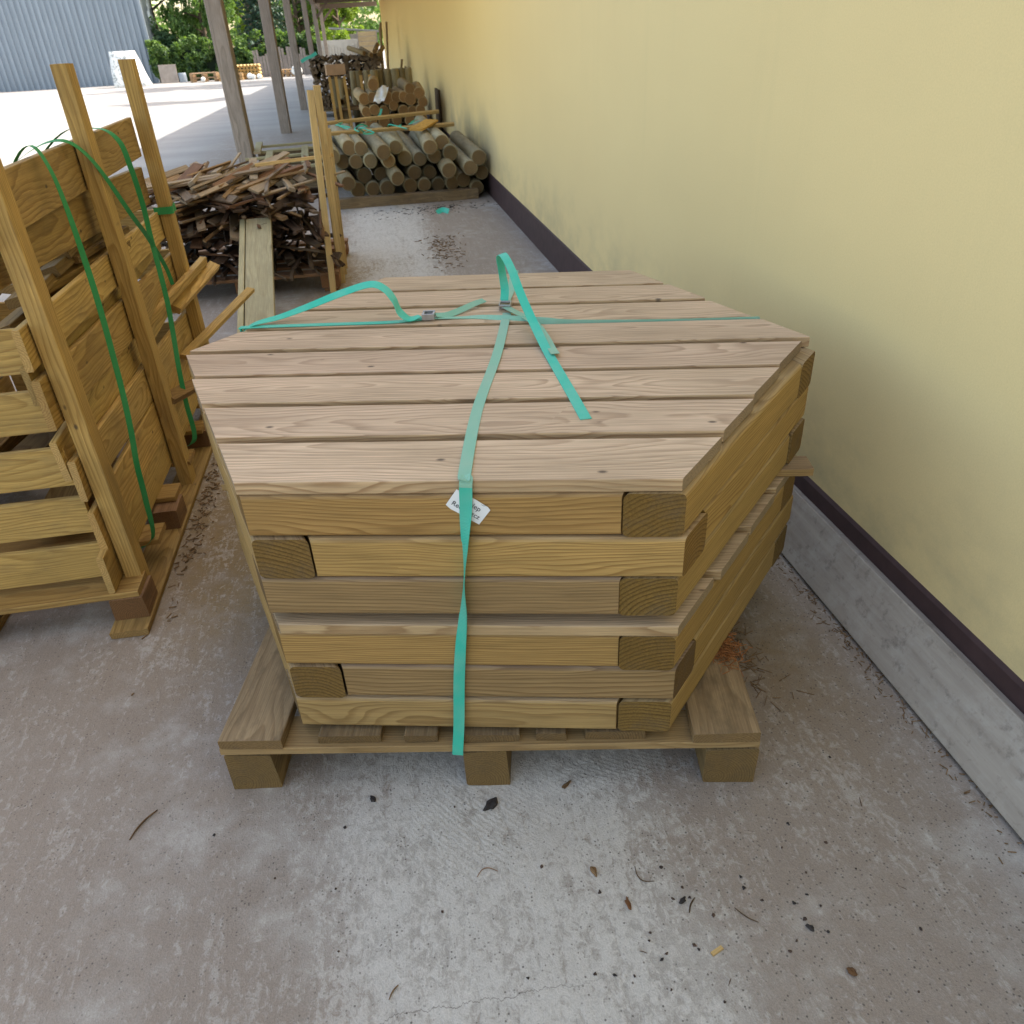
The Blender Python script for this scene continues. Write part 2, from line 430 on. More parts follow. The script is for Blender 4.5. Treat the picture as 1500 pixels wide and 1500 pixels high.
def make_ground():
    N = NT('dusty_concrete')
    tc = N.n('ShaderNodeNewGeometry').outputs['Position']
    sp = N.n('ShaderNodeSeparateXYZ', {0: tc})
    x, y = sp.outputs[0], sp.outputs[1]
    b2 = N.noise(N.vmath('ADD', tc, (4.3, 1.7, 0)), 2.3, 4., .62)
    mid = N.noise(tc, 11., 5., .65)
    tr_ = N.n('ShaderNodeMapping', {'Vector': tc, 'Rotation': (.4, .3, .62), 'Scale': (1., .8, 1.)}).outputs[0]
    fine = N.noise(tr_, 58., 5., .74, .6)
    grit = N.noise(tr_, 330., 2., .7)
    base = N.mix(N.maprange(mid, .3, .7, 0, 1), (.46, .425, .40), (.38, .35, .33))
    dust = N.math('ADD', N.math('ADD', N.math('MULTIPLY', b2, .75), N.math('MULTIPLY', mid, .35)), N.math('ADD', N.maprange(x, .22, .62, 0., .22, True), N.maprange(x, -.12, -.5, 0., .22, True)))
    dust = N.maprange(dust, .52, .78, 0., 1., True)
    base = N.mix(dust, base, N.mix(N.maprange(fine, .3, .7, 0, 1), (.335, .278, .24), (.245, .20, .172)))
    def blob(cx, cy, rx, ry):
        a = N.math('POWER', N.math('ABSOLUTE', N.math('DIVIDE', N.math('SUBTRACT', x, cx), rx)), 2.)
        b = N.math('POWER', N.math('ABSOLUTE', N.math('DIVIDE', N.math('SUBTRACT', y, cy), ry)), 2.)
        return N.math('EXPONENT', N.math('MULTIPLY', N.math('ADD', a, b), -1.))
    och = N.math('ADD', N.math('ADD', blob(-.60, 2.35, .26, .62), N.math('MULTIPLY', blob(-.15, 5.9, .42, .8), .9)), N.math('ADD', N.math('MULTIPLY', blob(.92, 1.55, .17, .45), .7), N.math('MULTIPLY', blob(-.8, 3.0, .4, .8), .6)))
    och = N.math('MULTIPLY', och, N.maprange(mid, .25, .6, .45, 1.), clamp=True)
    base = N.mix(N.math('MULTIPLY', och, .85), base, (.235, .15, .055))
    # pale cement laitance left in scuffed streaks
    rotm = N.n('ShaderNodeMapping', {'Vector': tc, 'Rotation': (.2, .1, .2), 'Scale': (17., 2.6, 1.)}).outputs[0]
    st = N.noise(rotm, 1., 5., .78, 1.2)
    band = N.math('MULTIPLY', N.maprange(x, -.42, -.05, 0, 1, True), N.maprange(x, .25, .62, 1, 0, True))
    lev = N.math('ADD', N.math('MULTIPLY', fine, .62), N.math('ADD', N.math('MULTIPLY', st, .42), N.math('MULTIPLY', b2, .22)))
    pale = N.math('MULTIPLY', N.maprange(N.math('ADD', lev, N.math('MULTIPLY', band, .10)), .645, .735, 0, 1), N.maprange(band, 0, 1, .45, .9))
    base = N.mix(N.math('MULTIPLY', pale, .75), base, (.60, .575, .555))
    wv = N.n('ShaderNodeTexWave', {'Vector': N.vmath('SUBTRACT', tc, (.75, 1.75, 0)), 'Scale': 27., 'Distortion': 3.5, 'Detail': 3., 'Detail Scale': 3., 'Detail Roughness': .7}, wave_type='RINGS', rings_direction='Z').outputs[1]
    wm = N.math('MULTIPLY', N.math('ADD', blob(.02, 1.12, .16, .13), N.math('MULTIPLY', blob(.38, 1.2, .16, .06), .7)), N.maprange(fine, .35, .6, .25, 1.))
    base = N.mix(N.math('MULTIPLY', N.math('MULTIPLY', N.maprange(wv, .62, .95, 0, 1), wm), .16), base, (.60, .58, .56))
    ckx = N.noise(N.n('ShaderNodeCombineXYZ', {0: x, 1: 3.3}).outputs[0], 9., 6., .7)
    ckd = N.math('ABSOLUTE', N.math('SUBTRACT', N.math('SUBTRACT', y, .70), N.math('MULTIPLY', ckx, .09)))
    ckm = N.math('MULTIPLY', N.maprange(ckd, .0004, .0013, 1, 0), N.math('MULTIPLY', N.maprange(x, -.32, -.2, 0, 1), N.maprange(x, .1, .3, 1, 0)))
    base = N.mix(N.math('MULTIPLY', ckm, .65), base, (.14, .12, .11))
    pit = N.n('ShaderNodeTexVoronoi', {'Vector': tc, 'Scale': 120.})
    pc = N.n('ShaderNodeSeparateColor', {0: pit.outputs['Color']}).outputs
    pitm = N.math('MULTIPLY', N.maprange(N.math('MULTIPLY_ADD', fine, -.35, pit.outputs['Distance']), -.02, .13, 1, 0), N.math('GREATER_THAN', pc[0], .66))
    base = N.mix(N.math('MULTIPLY', pitm, N.maprange(N.math('ADD', mid, N.maprange(x, .2, .6, 0, .16)), .42, .6, .2, .85)), base, (.095, .08, .072))
    lite = N.math('MULTIPLY', N.maprange(pit.outputs['Distance'], .05, .16, 1, 0), N.math('LESS_THAN', pc[1], .045))
    base = N.mix(N.math('MULTIPLY', lite, .7), base, (.62, .6, .57))
    g = N.maprange(N.math('ADD', N.math('MULTIPLY', grit, .6), N.math('MULTIPLY', fine, .4)), .3, .7, .78, 1.2)
    base = N.mix(1., base, N.n('ShaderNodeCombineColor', {0: g, 1: g, 2: g}).outputs[0], 'MULTIPLY')
    yard = N.math('MAXIMUM', N.maprange(x, -2.2, -3.2, 0., 1., True), N.maprange(y, 14., 22., 0, 1, True))
    yc = N.mix(N.maprange(N.noise(N.vmath('MULTIPLY', tc, (.25, 1.2, 1)), 1., 4.), .3, .7, 0, 1), (.37, .365, .36), (.27, .268, .268))
    base = N.mix(N.math('MULTIPLY', yard, .85), base, yc)
    h = N.math('ADD', N.math('ADD', N.math('MULTIPLY', fine, .7), N.math('MULTIPLY', st, .5)), N.math('ADD', N.math('MULTIPLY', grit, .35), N.math('MULTIPLY', N.math('MULTIPLY', wv, wm), .28)))
    N.bsdf(base, N.maprange(fine, .3, .7, .6, .85), h, .6, .006, .35)
    return N.m
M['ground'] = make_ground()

def make_kerb():
    N = NT('weathered_grey_plank')
    tc = N.n('ShaderNodeTexCoord').outputs['Object']
    s = N.noise(N.vmath('MULTIPLY', tc, (3., 40., 40.)), 1., 5., .65)
    b = N.noise(tc, 9., 5., .7)
    c = N.mix(N.maprange(s, .3, .7, 0, 1), (.42, .37, .325), (.30, .255, .22))
    c = N.mix(N.maprange(b, .5, .7, 0, .6), c, (.46, .42, .385))
    c = N.mix(N.maprange(N.noise(tc, 30., 5., .7), .55, .72, 0, .6), c, (.14, .115, .10))
    # one round knot mark
    dv = N.n('ShaderNodeVectorMath', {0: N.vmath('MULTIPLY', N.vmath('SUBTRACT', tc, (-.62, .045, .0)), (1, 1.2, 0))}, operation='LENGTH').outputs['Value']
    ringm = N.math('MULTIPLY', N.maprange(N.math('ABSOLUTE', N.math('SUBTRACT', dv, .022)), .0015, .004, 1, 0), .7)
    c = N.mix(ringm, c, (.10, .09, .08))
    N.bsdf(c, .85, N.math('ADD', s, b), .35, .003, .25)
    return N.m
M['kerb'] = make_kerb()

def make_corr():
    N = NT('blue_grey_sheet_metal')
    tc = N.n('ShaderNodeTexCoord').outputs['Object']
    n = N.noise(N.vmath('MULTIPLY', tc, (3, 3, .3)), 1., 4.)
    c = N.mix(N.maprange(n, .3, .7, 0, 1), (.26, .31, .37), (.21, .25, .30))
    N.bsdf(c, .45, n, .1, .002, .5)
    return N.m
M['corr'] = make_corr()
M['leafA'] = leaf_mat('leaf_dense', (.04, .095, .055), (.16, .27, .12), .35, .9)
M['leafB'] = leaf_mat('leaf_bright', (.08, .15, .025), (.26, .36, .06), .55, 1.3)
M['leafC'] = leaf_mat('leaf_willow', (.045, .10, .035), (.16, .27, .08), .45, 1.)
M['leafD'] = leaf_mat('needle_dark', (.018, .05, .038), (.06, .12, .085), .2, 1.)
M['leafH'] = leaf_mat('leaf_ivy', (.028, .07, .04), (.17, .28, .07), .45, 1.6)
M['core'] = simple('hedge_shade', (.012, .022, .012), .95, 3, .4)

# ------------------------------------------------------------------ camera
cam = bpy.data.cameras.new('camera')
co = bpy.data.objects.new('camera', cam); COL.objects.link(co)
r_ = Vector((0.9840244966, -0.1719382353, -0.0461847734))
u_ = Vector((0.1290983251, 0.5104883492, 0.8501383816))
f_ = Vector((0.1225945036, 0.8425193699, -0.5245299790))
Mx = Matrix((r_, u_, -f_)).transposed().to_4x4(); Mx.translation = (0, 0, 1.5)
co.matrix_world = Mx
cam.sensor_width = 36; cam.lens = 36*1131.98/1500
cam.clip_start = .05; cam.clip_end = 2000
cam.dof.use_dof = True; cam.dof.focus_distance = 1.75; cam.dof.aperture_fstop = 10
scene.camera = co

# ------------------------------------------------------------------ light
SUN_EL, SUN_AZ = math.radians(52.4), math.radians(78)   # azimuth clockwise from +y
w = bpy.data.worlds.new('World'); scene.world = w; w.use_nodes = True
nt = w.node_tree; bg = nt.nodes['Background']
sky = nt.nodes.new('ShaderNodeTexSky'); sky.sky_type = 'NISHITA'; sky.sun_disc = False
sky.sun_elevation = SUN_EL; sky.sun_rotation = SUN_AZ
sky.air_density = 1.0; sky.dust_density = 2.5; sky.ozone_density = 1.0
sky_tint = nt.nodes.new('ShaderNodeMix'); sky_tint.data_type = 'RGBA'; sky_tint.blend_type = 'MULTIPLY'; sky_tint.inputs[0].default_value = 1
nt.links.new(sky.outputs[0], sky_tint.inputs[6]); sky_tint.inputs[7].default_value = (1.16, 1.0, .78, 1)      # warm tint on the sky, standing in for white balance
nt.links.new(sky_tint.outputs[2], bg.inputs[0]); bg.inputs[1].default_value = .15
sd = bpy.data.lights.new('sun', 'SUN'); sd.energy = 2.0; sd.angle = math.radians(.5); sd.color = (1, .95, .86)
so = bpy.data.objects.new('sun', sd); COL.objects.link(so)
dv = Vector((math.sin(SUN_AZ)*math.cos(SUN_EL), math.cos(SUN_AZ)*math.cos(SUN_EL), math.sin(SUN_EL)))
so.rotation_euler = dv.to_track_quat('Z', 'Y').to_euler(); so.location = (20, 10, 30)
scene.view_settings.view_transform = 'Standard'; scene.view_settings.look = 'None'
scene.view_settings.exposure = 0; scene.view_settings.gamma = 1
scene.cycles.film_exposure = 4.0        # the photograph is exposed for the shade
scene.cycles.use_denoising = True; scene.cycles.adaptive_threshold = .02; scene.cycles.caustics_reflective = False; scene.cycles.caustics_refractive = False
scene.cycles.max_bounces = 6; scene.cycles.diffuse_bounces = 4

# ------------------------------------------------------------------ ground
bm = bmesh.new()
bmesh.ops.create_grid(bm, x_segments=8, y_segments=8, size=400)
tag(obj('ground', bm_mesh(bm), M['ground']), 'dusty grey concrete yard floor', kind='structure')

# ------------------------------------------------------------------ building with yellow wall
WX = 1.274
bld = empty('building', (WX, 20, 0))
tag(bld, 'long building with yellow rendered wall and brown painted plinth', 'building')
H = 7.34
bm = bmesh.new()
y0, y1 = -14., 40.
x0, x1 = 0., 6.
vs = [bm.verts.new((x, y-20, z)) for x, y, z in ((x0, y0, 0), (x1, y0, 0), (x1, y1, 0), (x0, y1, 0), (x0, y0, H), (x1, y0, H), (x1, y1, H), (x0, y1, H))]
for f in ((0, 3, 7, 4), (0, 4, 5, 1), (1, 5, 6, 2), (3, 2, 6, 7), (4, 7, 6, 5)): bm.faces.new([vs[i] for i in f])
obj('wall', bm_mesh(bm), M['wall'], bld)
bm = bmesh.new()
for ya, yb in ((y0, y1),):
    prof = [(-.008, 0), (-.008, .222), (.002, .236), (.002, 0)]
    A = [bm.verts.new((x, ya-20, z)) for x, z in prof]; B = [bm.verts.new((x, yb-20, z)) for x, z in prof]
    for i in range(4): bm.faces.new((A[i], A[(i+1) % 4], B[(i+1) % 4], B[i]))
    bm.faces.new(A); bm.faces.new(B[::-1])
obj('plinth', bm_mesh(bm), M['plinth'], bld)

# ------------------------------------------------------------------ canopy (roof, beams, posts) along the building
can = empty('canopy', (-.2, 11, 0))
tag(can, 'lean-to canopy on tall weathered grey timber posts beside the yellow wall', 'canopy')
C0 = Vector((-.2, 11, 0))
bm = bmesh.new()
ex, ez, wz = -1.8, 3.25, 3.65
nseg = 46
prev = None
for i in range(nseg+1):
    y = 10.6+(46.6-10.6)*i/nseg
    d = .02*math.cos(i*PI)
    cur = [bm.verts.new(Vector((x, y, z+d+t))-C0) for x, z in ((ex, ez), (WX-.01, wz)) for t in (0, .02)]
    if prev:
        bm.faces.new((prev[0], cur[0], cur[2], prev[2])); bm.faces.new((prev[1], prev[3], cur[3], cur[1]))
        bm.faces.new((prev[0], prev[1], cur[1], cur[0])); bm.faces.new((prev[2], cur[2], cur[3], prev[3]))
    prev = cur
obj('roof_sheet', bm_mesh(bm), M['roof_sheet'], can)
posts = [(-1.615, 11.8, .25), (-1.615, 18.25, .25), (-1.61, 24.9, .235), (-1.55, 33.2, .22), (-1.5, 40.0, .21), (-1.42, 46.0, .20)]
for x, y, wd in posts:
    hz = 3.1
    o = obj('post', board_mesh(hz, wd*.98, wd*.8, .012, 2, .006), [M['post'], M['post']], can, tint=(1, .98, .96))
    aim(o, Vector((x, y, 0))-C0, Vector((x+rnd.uniform(-.03, .03), y, hz))-C0, roll=rnd.uniform(-.05, .05)+PI/2)
o = obj('beam', board_mesh(35.8, .16, .18, .008), [M['roofwood'], M['roofwood']], can); aim(o, Vector((-1.56, 10.7, 3.13))-C0, Vector((-1.47, 46.5, 3.13))-C0)
for x, y, wd in posts:
    o = obj('rafter', board_mesh(2.95, .12, .2, .008), [M['roofwood'], M['roofwood']], can)
    aim(o, Vector((x-.1, y, 3.12 if y > 39 else 3.2))-C0, Vector((WX-.02, y, 3.14 if y > 39 else 3.5))-C0)
for x, y, wd in posts[4:]:
    o = obj('brace', board_mesh(1.0, .1, .1, .006), [M['roofwood'], M['roofwood']], can)
    aim(o, Vector((x+.04, y-.02, 2.5))-C0, Vector((x+.6, y-.02, 3.08))-C0)

# ------------------------------------------------------------------ the pallet under the sandpits
PH = -.195
pl = empty('pallet', (0, 0, 0), PH)
tag(pl, 'worn wooden pallet standing on the concrete under the two hexagonal sandpits', 'pallet')
pl.location = (-.5128, 1.3318, 0)
PW, PD = 1.2237, 1.15
for by in (0.0, .53, 1.05):
    for bx, bw in ((.0, .115), (.555, .105), (PW-.115, .115)):
        o = obj('block', board_mesh(.1, bw, .113, .006, 2, .005), [M['pallet'], M['pallet_end']], pl, (bx+bw/2, by+.053, .0575), (0, 0, PI/2), tint=(.80, .74, .55))
for by in (.0, .5, 1.02):
    obj('stringer', board_mesh(PW+.004, .1, .021, .002, 1), [M['pallet_edge'], M['pallet_end']], pl, (PW/2, by+.05, .127), tint=(.85, .8, .72) if by == 0 else (.7, .68, .65))
for bx, bw, in_, th in ((.075, .148, -.003, .028), (.30, .145, .012, .022), (.465, .075, .01, .022), (.62, .14, .008, .022), (.76, .07, .01, .022), (.905, .135, .012, .022), (PW-.075, .148, -.003, .028)):
    outer = th > .025
    obj('deck_board', board_mesh(PD, bw, th, .003, 2, .0015), [M['pallet'], M['pallet_end']], pl, (bx, in_+PD/2, .1385+th/2-.0005+.001), (0, 0, PI/2), tint=(.98, .9, .74) if outer else (.74, .68, .55))

# ------------------------------------------------------------------ hexagonal sandpits
HX, HY, HP, HS = .2413, 1.9347, -.236, .8265
def hexagon(s): return [Vector((s*math.cos(k*PI/3), s*math.sin(k*PI/3))) for k in range(6)]
def isect(p, d, q, e):
    den = d.x*e.y-d.y*e.x; t = ((q.x-p.x)*e.y-(q.y-p.y)*e.x)/den
    return p+d*t
def timber_layer(root, s, wd, z0, z1, flip, tints, nm='frame_timber'):
    V = hexagon(s)
    for i in range(6):
        A, B = V[i], V[(i+1) % 6]
        d = (B-A).normalized(); nin = Vector((-d.y, d.x))       # inward normal (ccw)
        dp = (A-V[i-1]).normalized(); np_ = Vector((-dp.y, dp.x))
        dn = (V[(i+2) % 6]-B).normalized(); nn = Vector((-dn.y, dn.x))
        g = .0025
        if not flip:
            poly = [isect(A, d, A+np_*(wd+g), dp), B.copy(), isect(A+nin*wd, d, B, dn), isect(A+nin*wd, d, A+np_*(wd+g), dp)]
        else:
            poly = [A.copy(), isect(A, d, B+nn*(wd+g), dn), isect(A+nin*wd, d, B+nn*(wd+g), dn), isect(A+nin*wd, d, A, dp)]
        e = rnd.uniform(-.0015, .005)
        for q in ((1, 2) if not flip else (0, 3)): poly[q] = poly[q]+d*(e if not flip else -e)
        c = (A+B)/2+nin*wd/2; ang = math.atan2(d.y, d.x)
        j = rnd.uniform(-.004, .003)
        R2 = Matrix.Rotation(-ang, 2)
        loc = [R2 @ (p-c) for p in poly]
        me = prism_mesh([(p.x, p.y) for p in loc], -(z1-z0)/2+.0008, (z1-z0)/2-.0008, .012, 4)
        t = tints[i % len(tints)]
        obj(nm, me, [M['timber'], M['end']], root, (c.x+nin.x*j, c.y+nin.y*j, (z0+z1)/2), (0, 0, ang), tint=t)
def lid(root, s, z0, z1, tints, shift=(0, 0), ins=None):
    a = s*math.sqrt(3)/2
    n = 8; pitch = 2*a/n; gap = .0235
    for i in range(n):
        ya, yb = -a+i*pitch+(gap/2 if i > 0 else 0), -a+(i+1)*pitch-(gap/2 if i < n-1 else 0)
        hw = lambda y: s-abs(y)/math.sqrt(3)
        jl, jr = rnd.uniform(-.006, .006), rnd.uniform(-.006, .006)
        cy = (ya+yb)/2; dz = rnd.uniform(-.0012, .0012)
        if ins: jr = -ins[i]
        poly = [(-hw(ya)+jl, ya-cy), (hw(ya)+jr, ya-cy), (hw(yb)+jr, yb-cy), (-hw(yb)+jl, yb-cy)]
        obj('lid_board', prism_mesh(poly, z0-(z0+z1)/2+dz, z1-(z0+z1)/2+dz, .004, 2), [M['lid'], M['offcut_end']], root, (shift[0], cy+shift[1], (z0+z1)/2), tint=tints[i % len(tints)])
def sandpit(loc, rz, s, sl, levels, lidz, label, tsets, ltints, lshift, ins=None):
    root = empty('sandpit', (loc[0], loc[1], levels[0]), rz)
    tag(root, label, 'sandpit', 'hexagonal timber sandpits stacked on the pallet')
    for k, (a, b) in enumerate(zip(levels[:-1], levels[1:])):
        timber_layer(root, s, .0985, a-levels[0], b-levels[0], k % 2 == 0, tsets[k])
    lid(root, sl, lidz[0]-levels[0], lidz[1]-levels[0], ltints, lshift, ins)
    return root
# sides in order: 0 back right, 1 back, 2 back left, 3 front left, 4 front, 5 front right
Wt = lambda r, g, b: (r, g, b)
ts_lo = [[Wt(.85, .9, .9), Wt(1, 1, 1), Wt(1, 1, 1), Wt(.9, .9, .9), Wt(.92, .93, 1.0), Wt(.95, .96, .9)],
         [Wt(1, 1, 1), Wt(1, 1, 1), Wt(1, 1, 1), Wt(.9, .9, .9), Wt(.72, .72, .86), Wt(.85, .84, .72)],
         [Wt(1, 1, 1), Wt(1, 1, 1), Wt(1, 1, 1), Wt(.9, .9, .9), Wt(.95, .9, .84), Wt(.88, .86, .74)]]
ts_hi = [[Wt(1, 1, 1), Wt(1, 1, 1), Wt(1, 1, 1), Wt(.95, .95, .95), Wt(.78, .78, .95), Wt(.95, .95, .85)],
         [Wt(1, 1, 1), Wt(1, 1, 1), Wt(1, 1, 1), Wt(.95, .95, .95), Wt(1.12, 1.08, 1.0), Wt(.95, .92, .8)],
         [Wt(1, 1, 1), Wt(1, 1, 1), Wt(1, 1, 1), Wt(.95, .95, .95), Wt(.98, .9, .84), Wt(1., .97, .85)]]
lt_hi = [(1.06, 1.04, 1.02), (1.0, .97, .96), (1.03, 1.0, .98), (.96, .92, .92), (.95, .92, .9), (1.0, .97, .93), (.97, .94, .9), (.95, .93, .88)]
lt_lo = [(.95, .93, .85)]*8
Z0 = .1675
lev_lo = (Z0, .26, .3535, .4465)
sandpit((HX+.014, HY-.003), HP, HS, HS+.004, lev_lo, (.4470, .4735), 'lower hexagonal timber sandpit, squeezed between the pallet and the other sandpit', ts_lo, lt_lo, (.0, -.002))
lev_hi = (.4985, .593, .688, .7835)
sandpit((HX+.009, HY-.002), HP, HS+.004, HS, lev_hi, (.7845, .8125), 'upper hexagonal timber sandpit with weathered slatted lid, topmost of the stack', ts_hi, lt_hi, (-.009, .001), (-.002, .004, .013, .022, -.004, .004, 0, 0))

def hexpt(u, v, z):   # hexagon frame (u along the boards, v to the back) -> world
    c, s = math.cos(HP), math.sin(HP)
    return (HX+u*c-v*s, HY+u*s+v*c, z)
# spacer battens between the two sandpits, one sticks out on each side
def batten(p, q, wd, th, label, tint):
    p = Vector(p); q = Vector(q)
    o = obj('spacer_batten', board_mesh((q-p).length, wd, th, .002, 1), [M['timber'], M['end']], tint=tint)
    aim(o, p, q)
    tag(o, label, 'batten', 'spacer battens between the stacked sandpits')
batten((-.505, 1.985, .486), (1.05, 1.665, .486), .075, .0225, 'thin spacer batten between the sandpits, its end poking out towards the yellow wall', (.9, .88, .95))
batten(hexpt(-.40, -.55, .486), hexpt(.38, -.55, .486), .07, .0225, 'thin spacer batten in the slot between the sandpits, hidden behind the front face', (.6, .6, .62))
batten(hexpt(-.40, .56, .486), hexpt(.40, .56, .486), .07, .0225, 'thin spacer batten in the slot under the back of the upper sandpit', (.6, .6, .62))

# ------------------------------------------------------------------ lashing straps on the stack
fn = Vector((math.sin(HP), -math.cos(HP), 0))           # outward normal of the front face
fu = Vector((math.cos(HP), math.sin(HP), 0))
ap = HS*math.sqrt(3)/2
FC = Vector((HX, HY, 0))+fn*ap
def fr(u, z, off=.006): return FC+fu*u+fn*off+Vector((0, 0, z))
def buckle(parent, c, ang, tilt, w_=.032, l_=.036):
    """cam buckle: two side plates, two bars and a lever"""
    bm = bmesh.new()
    def bx(cx, cy, cz, sx, sy, sz):
        r = bmesh.ops.create_cube(bm, size=1)
        for v in r['verts']: v.co = Vector((cx+v.co.x*sx, cy+v.co.y*sy, cz+v.co.z*sz))
    bx(0, -w_/2, .009, l_, .003, .018); bx(0, w_/2, .009, l_, .003, .018)
    bx(-l_/2+.003, 0, .013, .006, w_, .006); bx(l_/2-.003, 0, .013, .006, w_, .006); bx(0, 0, .002, l_*.5, w_, .003)
    bmesh.ops.bevel(bm, geom=bm.edges[:], offset=.0008, segments=1, affect='EDGES')
    return obj('buckle', bm_mesh(bm), M['buckle'], parent, c, (0, tilt, ang))
LT = .8125
st1 = empty('lashing_strap', tuple(fr(.02, .12)))
tag(st1, 'turquoise lashing strap running front to back over the stack, loose tail lying forward', 'strap', 'turquoise lashing straps round the sandpits')
o1 = Vector(st1.location)
def rel(P, o): return [tuple(Vector(p)-o) for p in P]
# front, twisted once
P = [fr(-.045, .114, .030), fr(-.044, .130, .029), fr(-.037, .20, .018), fr(-.028, .32, .007), fr(-.016, .42, .010), fr(-.003, .51, .013), fr(.006, .60, .015), fr(.014, .69, .012), fr(.021, .76, .008), fr(.0235, .800, .0045)]
S = [fu, fu, fu, fu, fu*.9+fn*.35, fu*.6+fn*.7, fu*.12+fn*1.0, fu*.6+fn*.7, fu*.95+fn*.2, fu]
obj('webbing', ribbon_mesh(rel(P, o1), [tuple(s) for s in S], .0245, .0016, 10), M['strap'], st1)
P = [fr(.0235, .800, .0045), fr(.024, .808, .0025), fr(.0245, .8145, -.004)]
top = [(.101, 1.27, LT+.0016), (.161, 1.54, LT+.0016), (.254, 1.86, LT+.0016), (.336, 2.19, LT+.002)]
P = P+[Vector(t) for t in top]
S = [fu]*3+[Vector((.96, -.26, 0))]*4
obj('webbing', ribbon_mesh(rel(P, o1), [tuple(s) for s in S], .0245, .0016, 8), M['strap_faded'], st1)
P = [(.345, 2.275, LT+.006), (.39, 2.43, LT+.0016), hexpt(.026, .66, LT+.0016), hexpt(.027, .712, LT+.001), hexpt(.028, .720, LT-.006), hexpt(.028, .723, LT-.05), hexpt(.028, .723, .17)]
obj('webbing', ribbon_mesh(rel([Vector(p) for p in P], o1), [(.96, -.26, 0)]*7, .0245, .0016, 8), M['strap_faded'], st1)
buckle(st1, tuple(Vector((.339, 2.232, LT+.004))-o1), math.atan2(.97, .3), -.1)
# tail that loops up and falls forward
P = [(.340, 2.262, LT+.016), (.349, 2.298, .855), (.345, 2.31, .905), (.337, 2.285, .952), (.341, 2.235, .968), (.348, 2.15, .948), (.357, 2.06, .90), (.372, 1.95, .846), (.379, 1.83, LT+.006), (.378, 1.7, LT+.0025), (.376, 1.56, LT+.0025), (.373, 1.425, LT+.0025)]
S = [(.97, -.2, 0), (.99, -.1, 0), (.9, .4, 0), (.8, .6, 0), (.85, .5, .1), (.95, .25, 0), (.97, .1, 0), (.98, -.05, 0), (.98, -.05, 0), (.98, -.08, 0), (.98, -.1, 0), (.97, -.12, 0)]
obj('tail', ribbon_mesh(rel([Vector(p) for p in P], o1), S, .0245, .0016, 9), M['strap'], st1, tint=(1., 1.12, 1.18))
P = [(.338, 2.215, LT+.012), (.352, 2.17, LT+.012), (.374, 2.125, LT+.008), (.392, 2.04, LT+.009), (.395, 1.93, LT+.009), (.393, 1.85, LT+.008), (.392, 1.80, LT+.010)]
S = [(.9, -.1, 0), (.85, .35, 0), (.9, .2, 0), (.97, .1, .1), (.98, .05, .1), (.98, 0, 0), (.98, 0, 0)]
obj('tail', ribbon_mesh(rel([Vector(p) for p in P], o1), S, .022, .0016, 8), M['strap_faded'], st1)

st2 = empty('lashing_strap', (-.40, 2.296, .5))
tag(st2, 'turquoise lashing strap running across the stack with small metal buckle left of the crossing', 'strap', 'turquoise lashing straps round the sandpits')
o2 = Vector(st2.location)
zt = LT+.0018
P = [(-.43, 2.302, .20), (-.43, 2.302, .5), (-.432, 2.302, .78), (-.428, 2.301, LT-.004), (-.415, 2.298, zt), (-.2, 2.254, zt), (.0, 2.212, zt), (.095, 2.206, zt+.003)]
obj('webbing', ribbon_mesh(rel([Vector(p) for p in P], o2), [(.12, .98, 0)]*8, .023, .0016, 8), M['strap'], st2)
P = [(.125, 2.202, zt+.003), (.2, 2.19, zt), (.27, 2.165, zt+.002), hexpt(.14, .19, LT+.002), hexpt(.22, .183, LT-.004), hexpt(.45, .180, LT-.0085), hexpt(.70, .180, LT-.0085), hexpt(.728, .180, LT-.009), hexpt(.735, .179, .78), hexpt(.74, .179, .5), hexpt(.745, .179, .2)]
S = [(.1, .98, 0), (.1, .98, 0), (.2, .8, .3), (.25, .5, .9), (.1, .2, .97), (.1, .1, .98), (.1, .1, .98), (.3, .6, .6), (.2, .97, 0), (.2, .97, 0), (.2, .97, 0)]
obj('webbing', ribbon_mesh(rel([Vector(p) for p in P], o2), S, .019, .0016, 8), M['strap_faded'], st2)
buckle(st2, tuple(Vector((.11, 2.206, zt+.002))-o2), -.2, 0, .034, .036)
P = [(.085, 2.204, LT+.014), (.053, 2.195, LT+.012), (.03, 2.205, .842), (.016, 2.222, .876), (-.006, 2.245, .902), (-.045, 2.268, .912), (-.13, 2.293, .888), (-.235, 2.31, .853), (-.318, 2.315, .830), (-.395, 2.305, LT+.006), (-.432, 2.30, .795), (-.445, 2.30, .75)]
S = [(.1, .98, 0), (.15, .9, .3), (.1, .75, .65), (.1, .8, .6), (.1, .85, .5), (.05, .8, .5), (.05, .75, .6), (.05, .8, .5), (.08, .9, .35), (.1, .98, .1), (.1, .98, 0), (.1, .98, 0)]
obj('tail', ribbon_mesh(rel([Vector(p) for p in P], o2), S, .0245, .0016, 9), M['strap'], st2, tint=(1., 1.1, 1.1))
P = [(.13, 2.205, LT+.012), (.165, 2.212, LT+.007), (.21, 2.24, LT+.010), (.25, 2.27, LT+.014), (.285, 2.298, LT+.014)]
obj('tail', ribbon_mesh(rel([Vector(p) for p in P], o2), [(.05, .9, .2), (0, .8, .5), (-.3, .7, .5), (-.4, .7, .4), (-.5, .7, .3)], .02, .0016, 8), M['strap_faded'], st2)

# paper tag under the strap
tg = empty('paper_tag', tuple(fr(.024, .757, .0035)))
tag(tg, 'small white paper tag with printed writing tucked askew under the turquoise strap', 'tag')
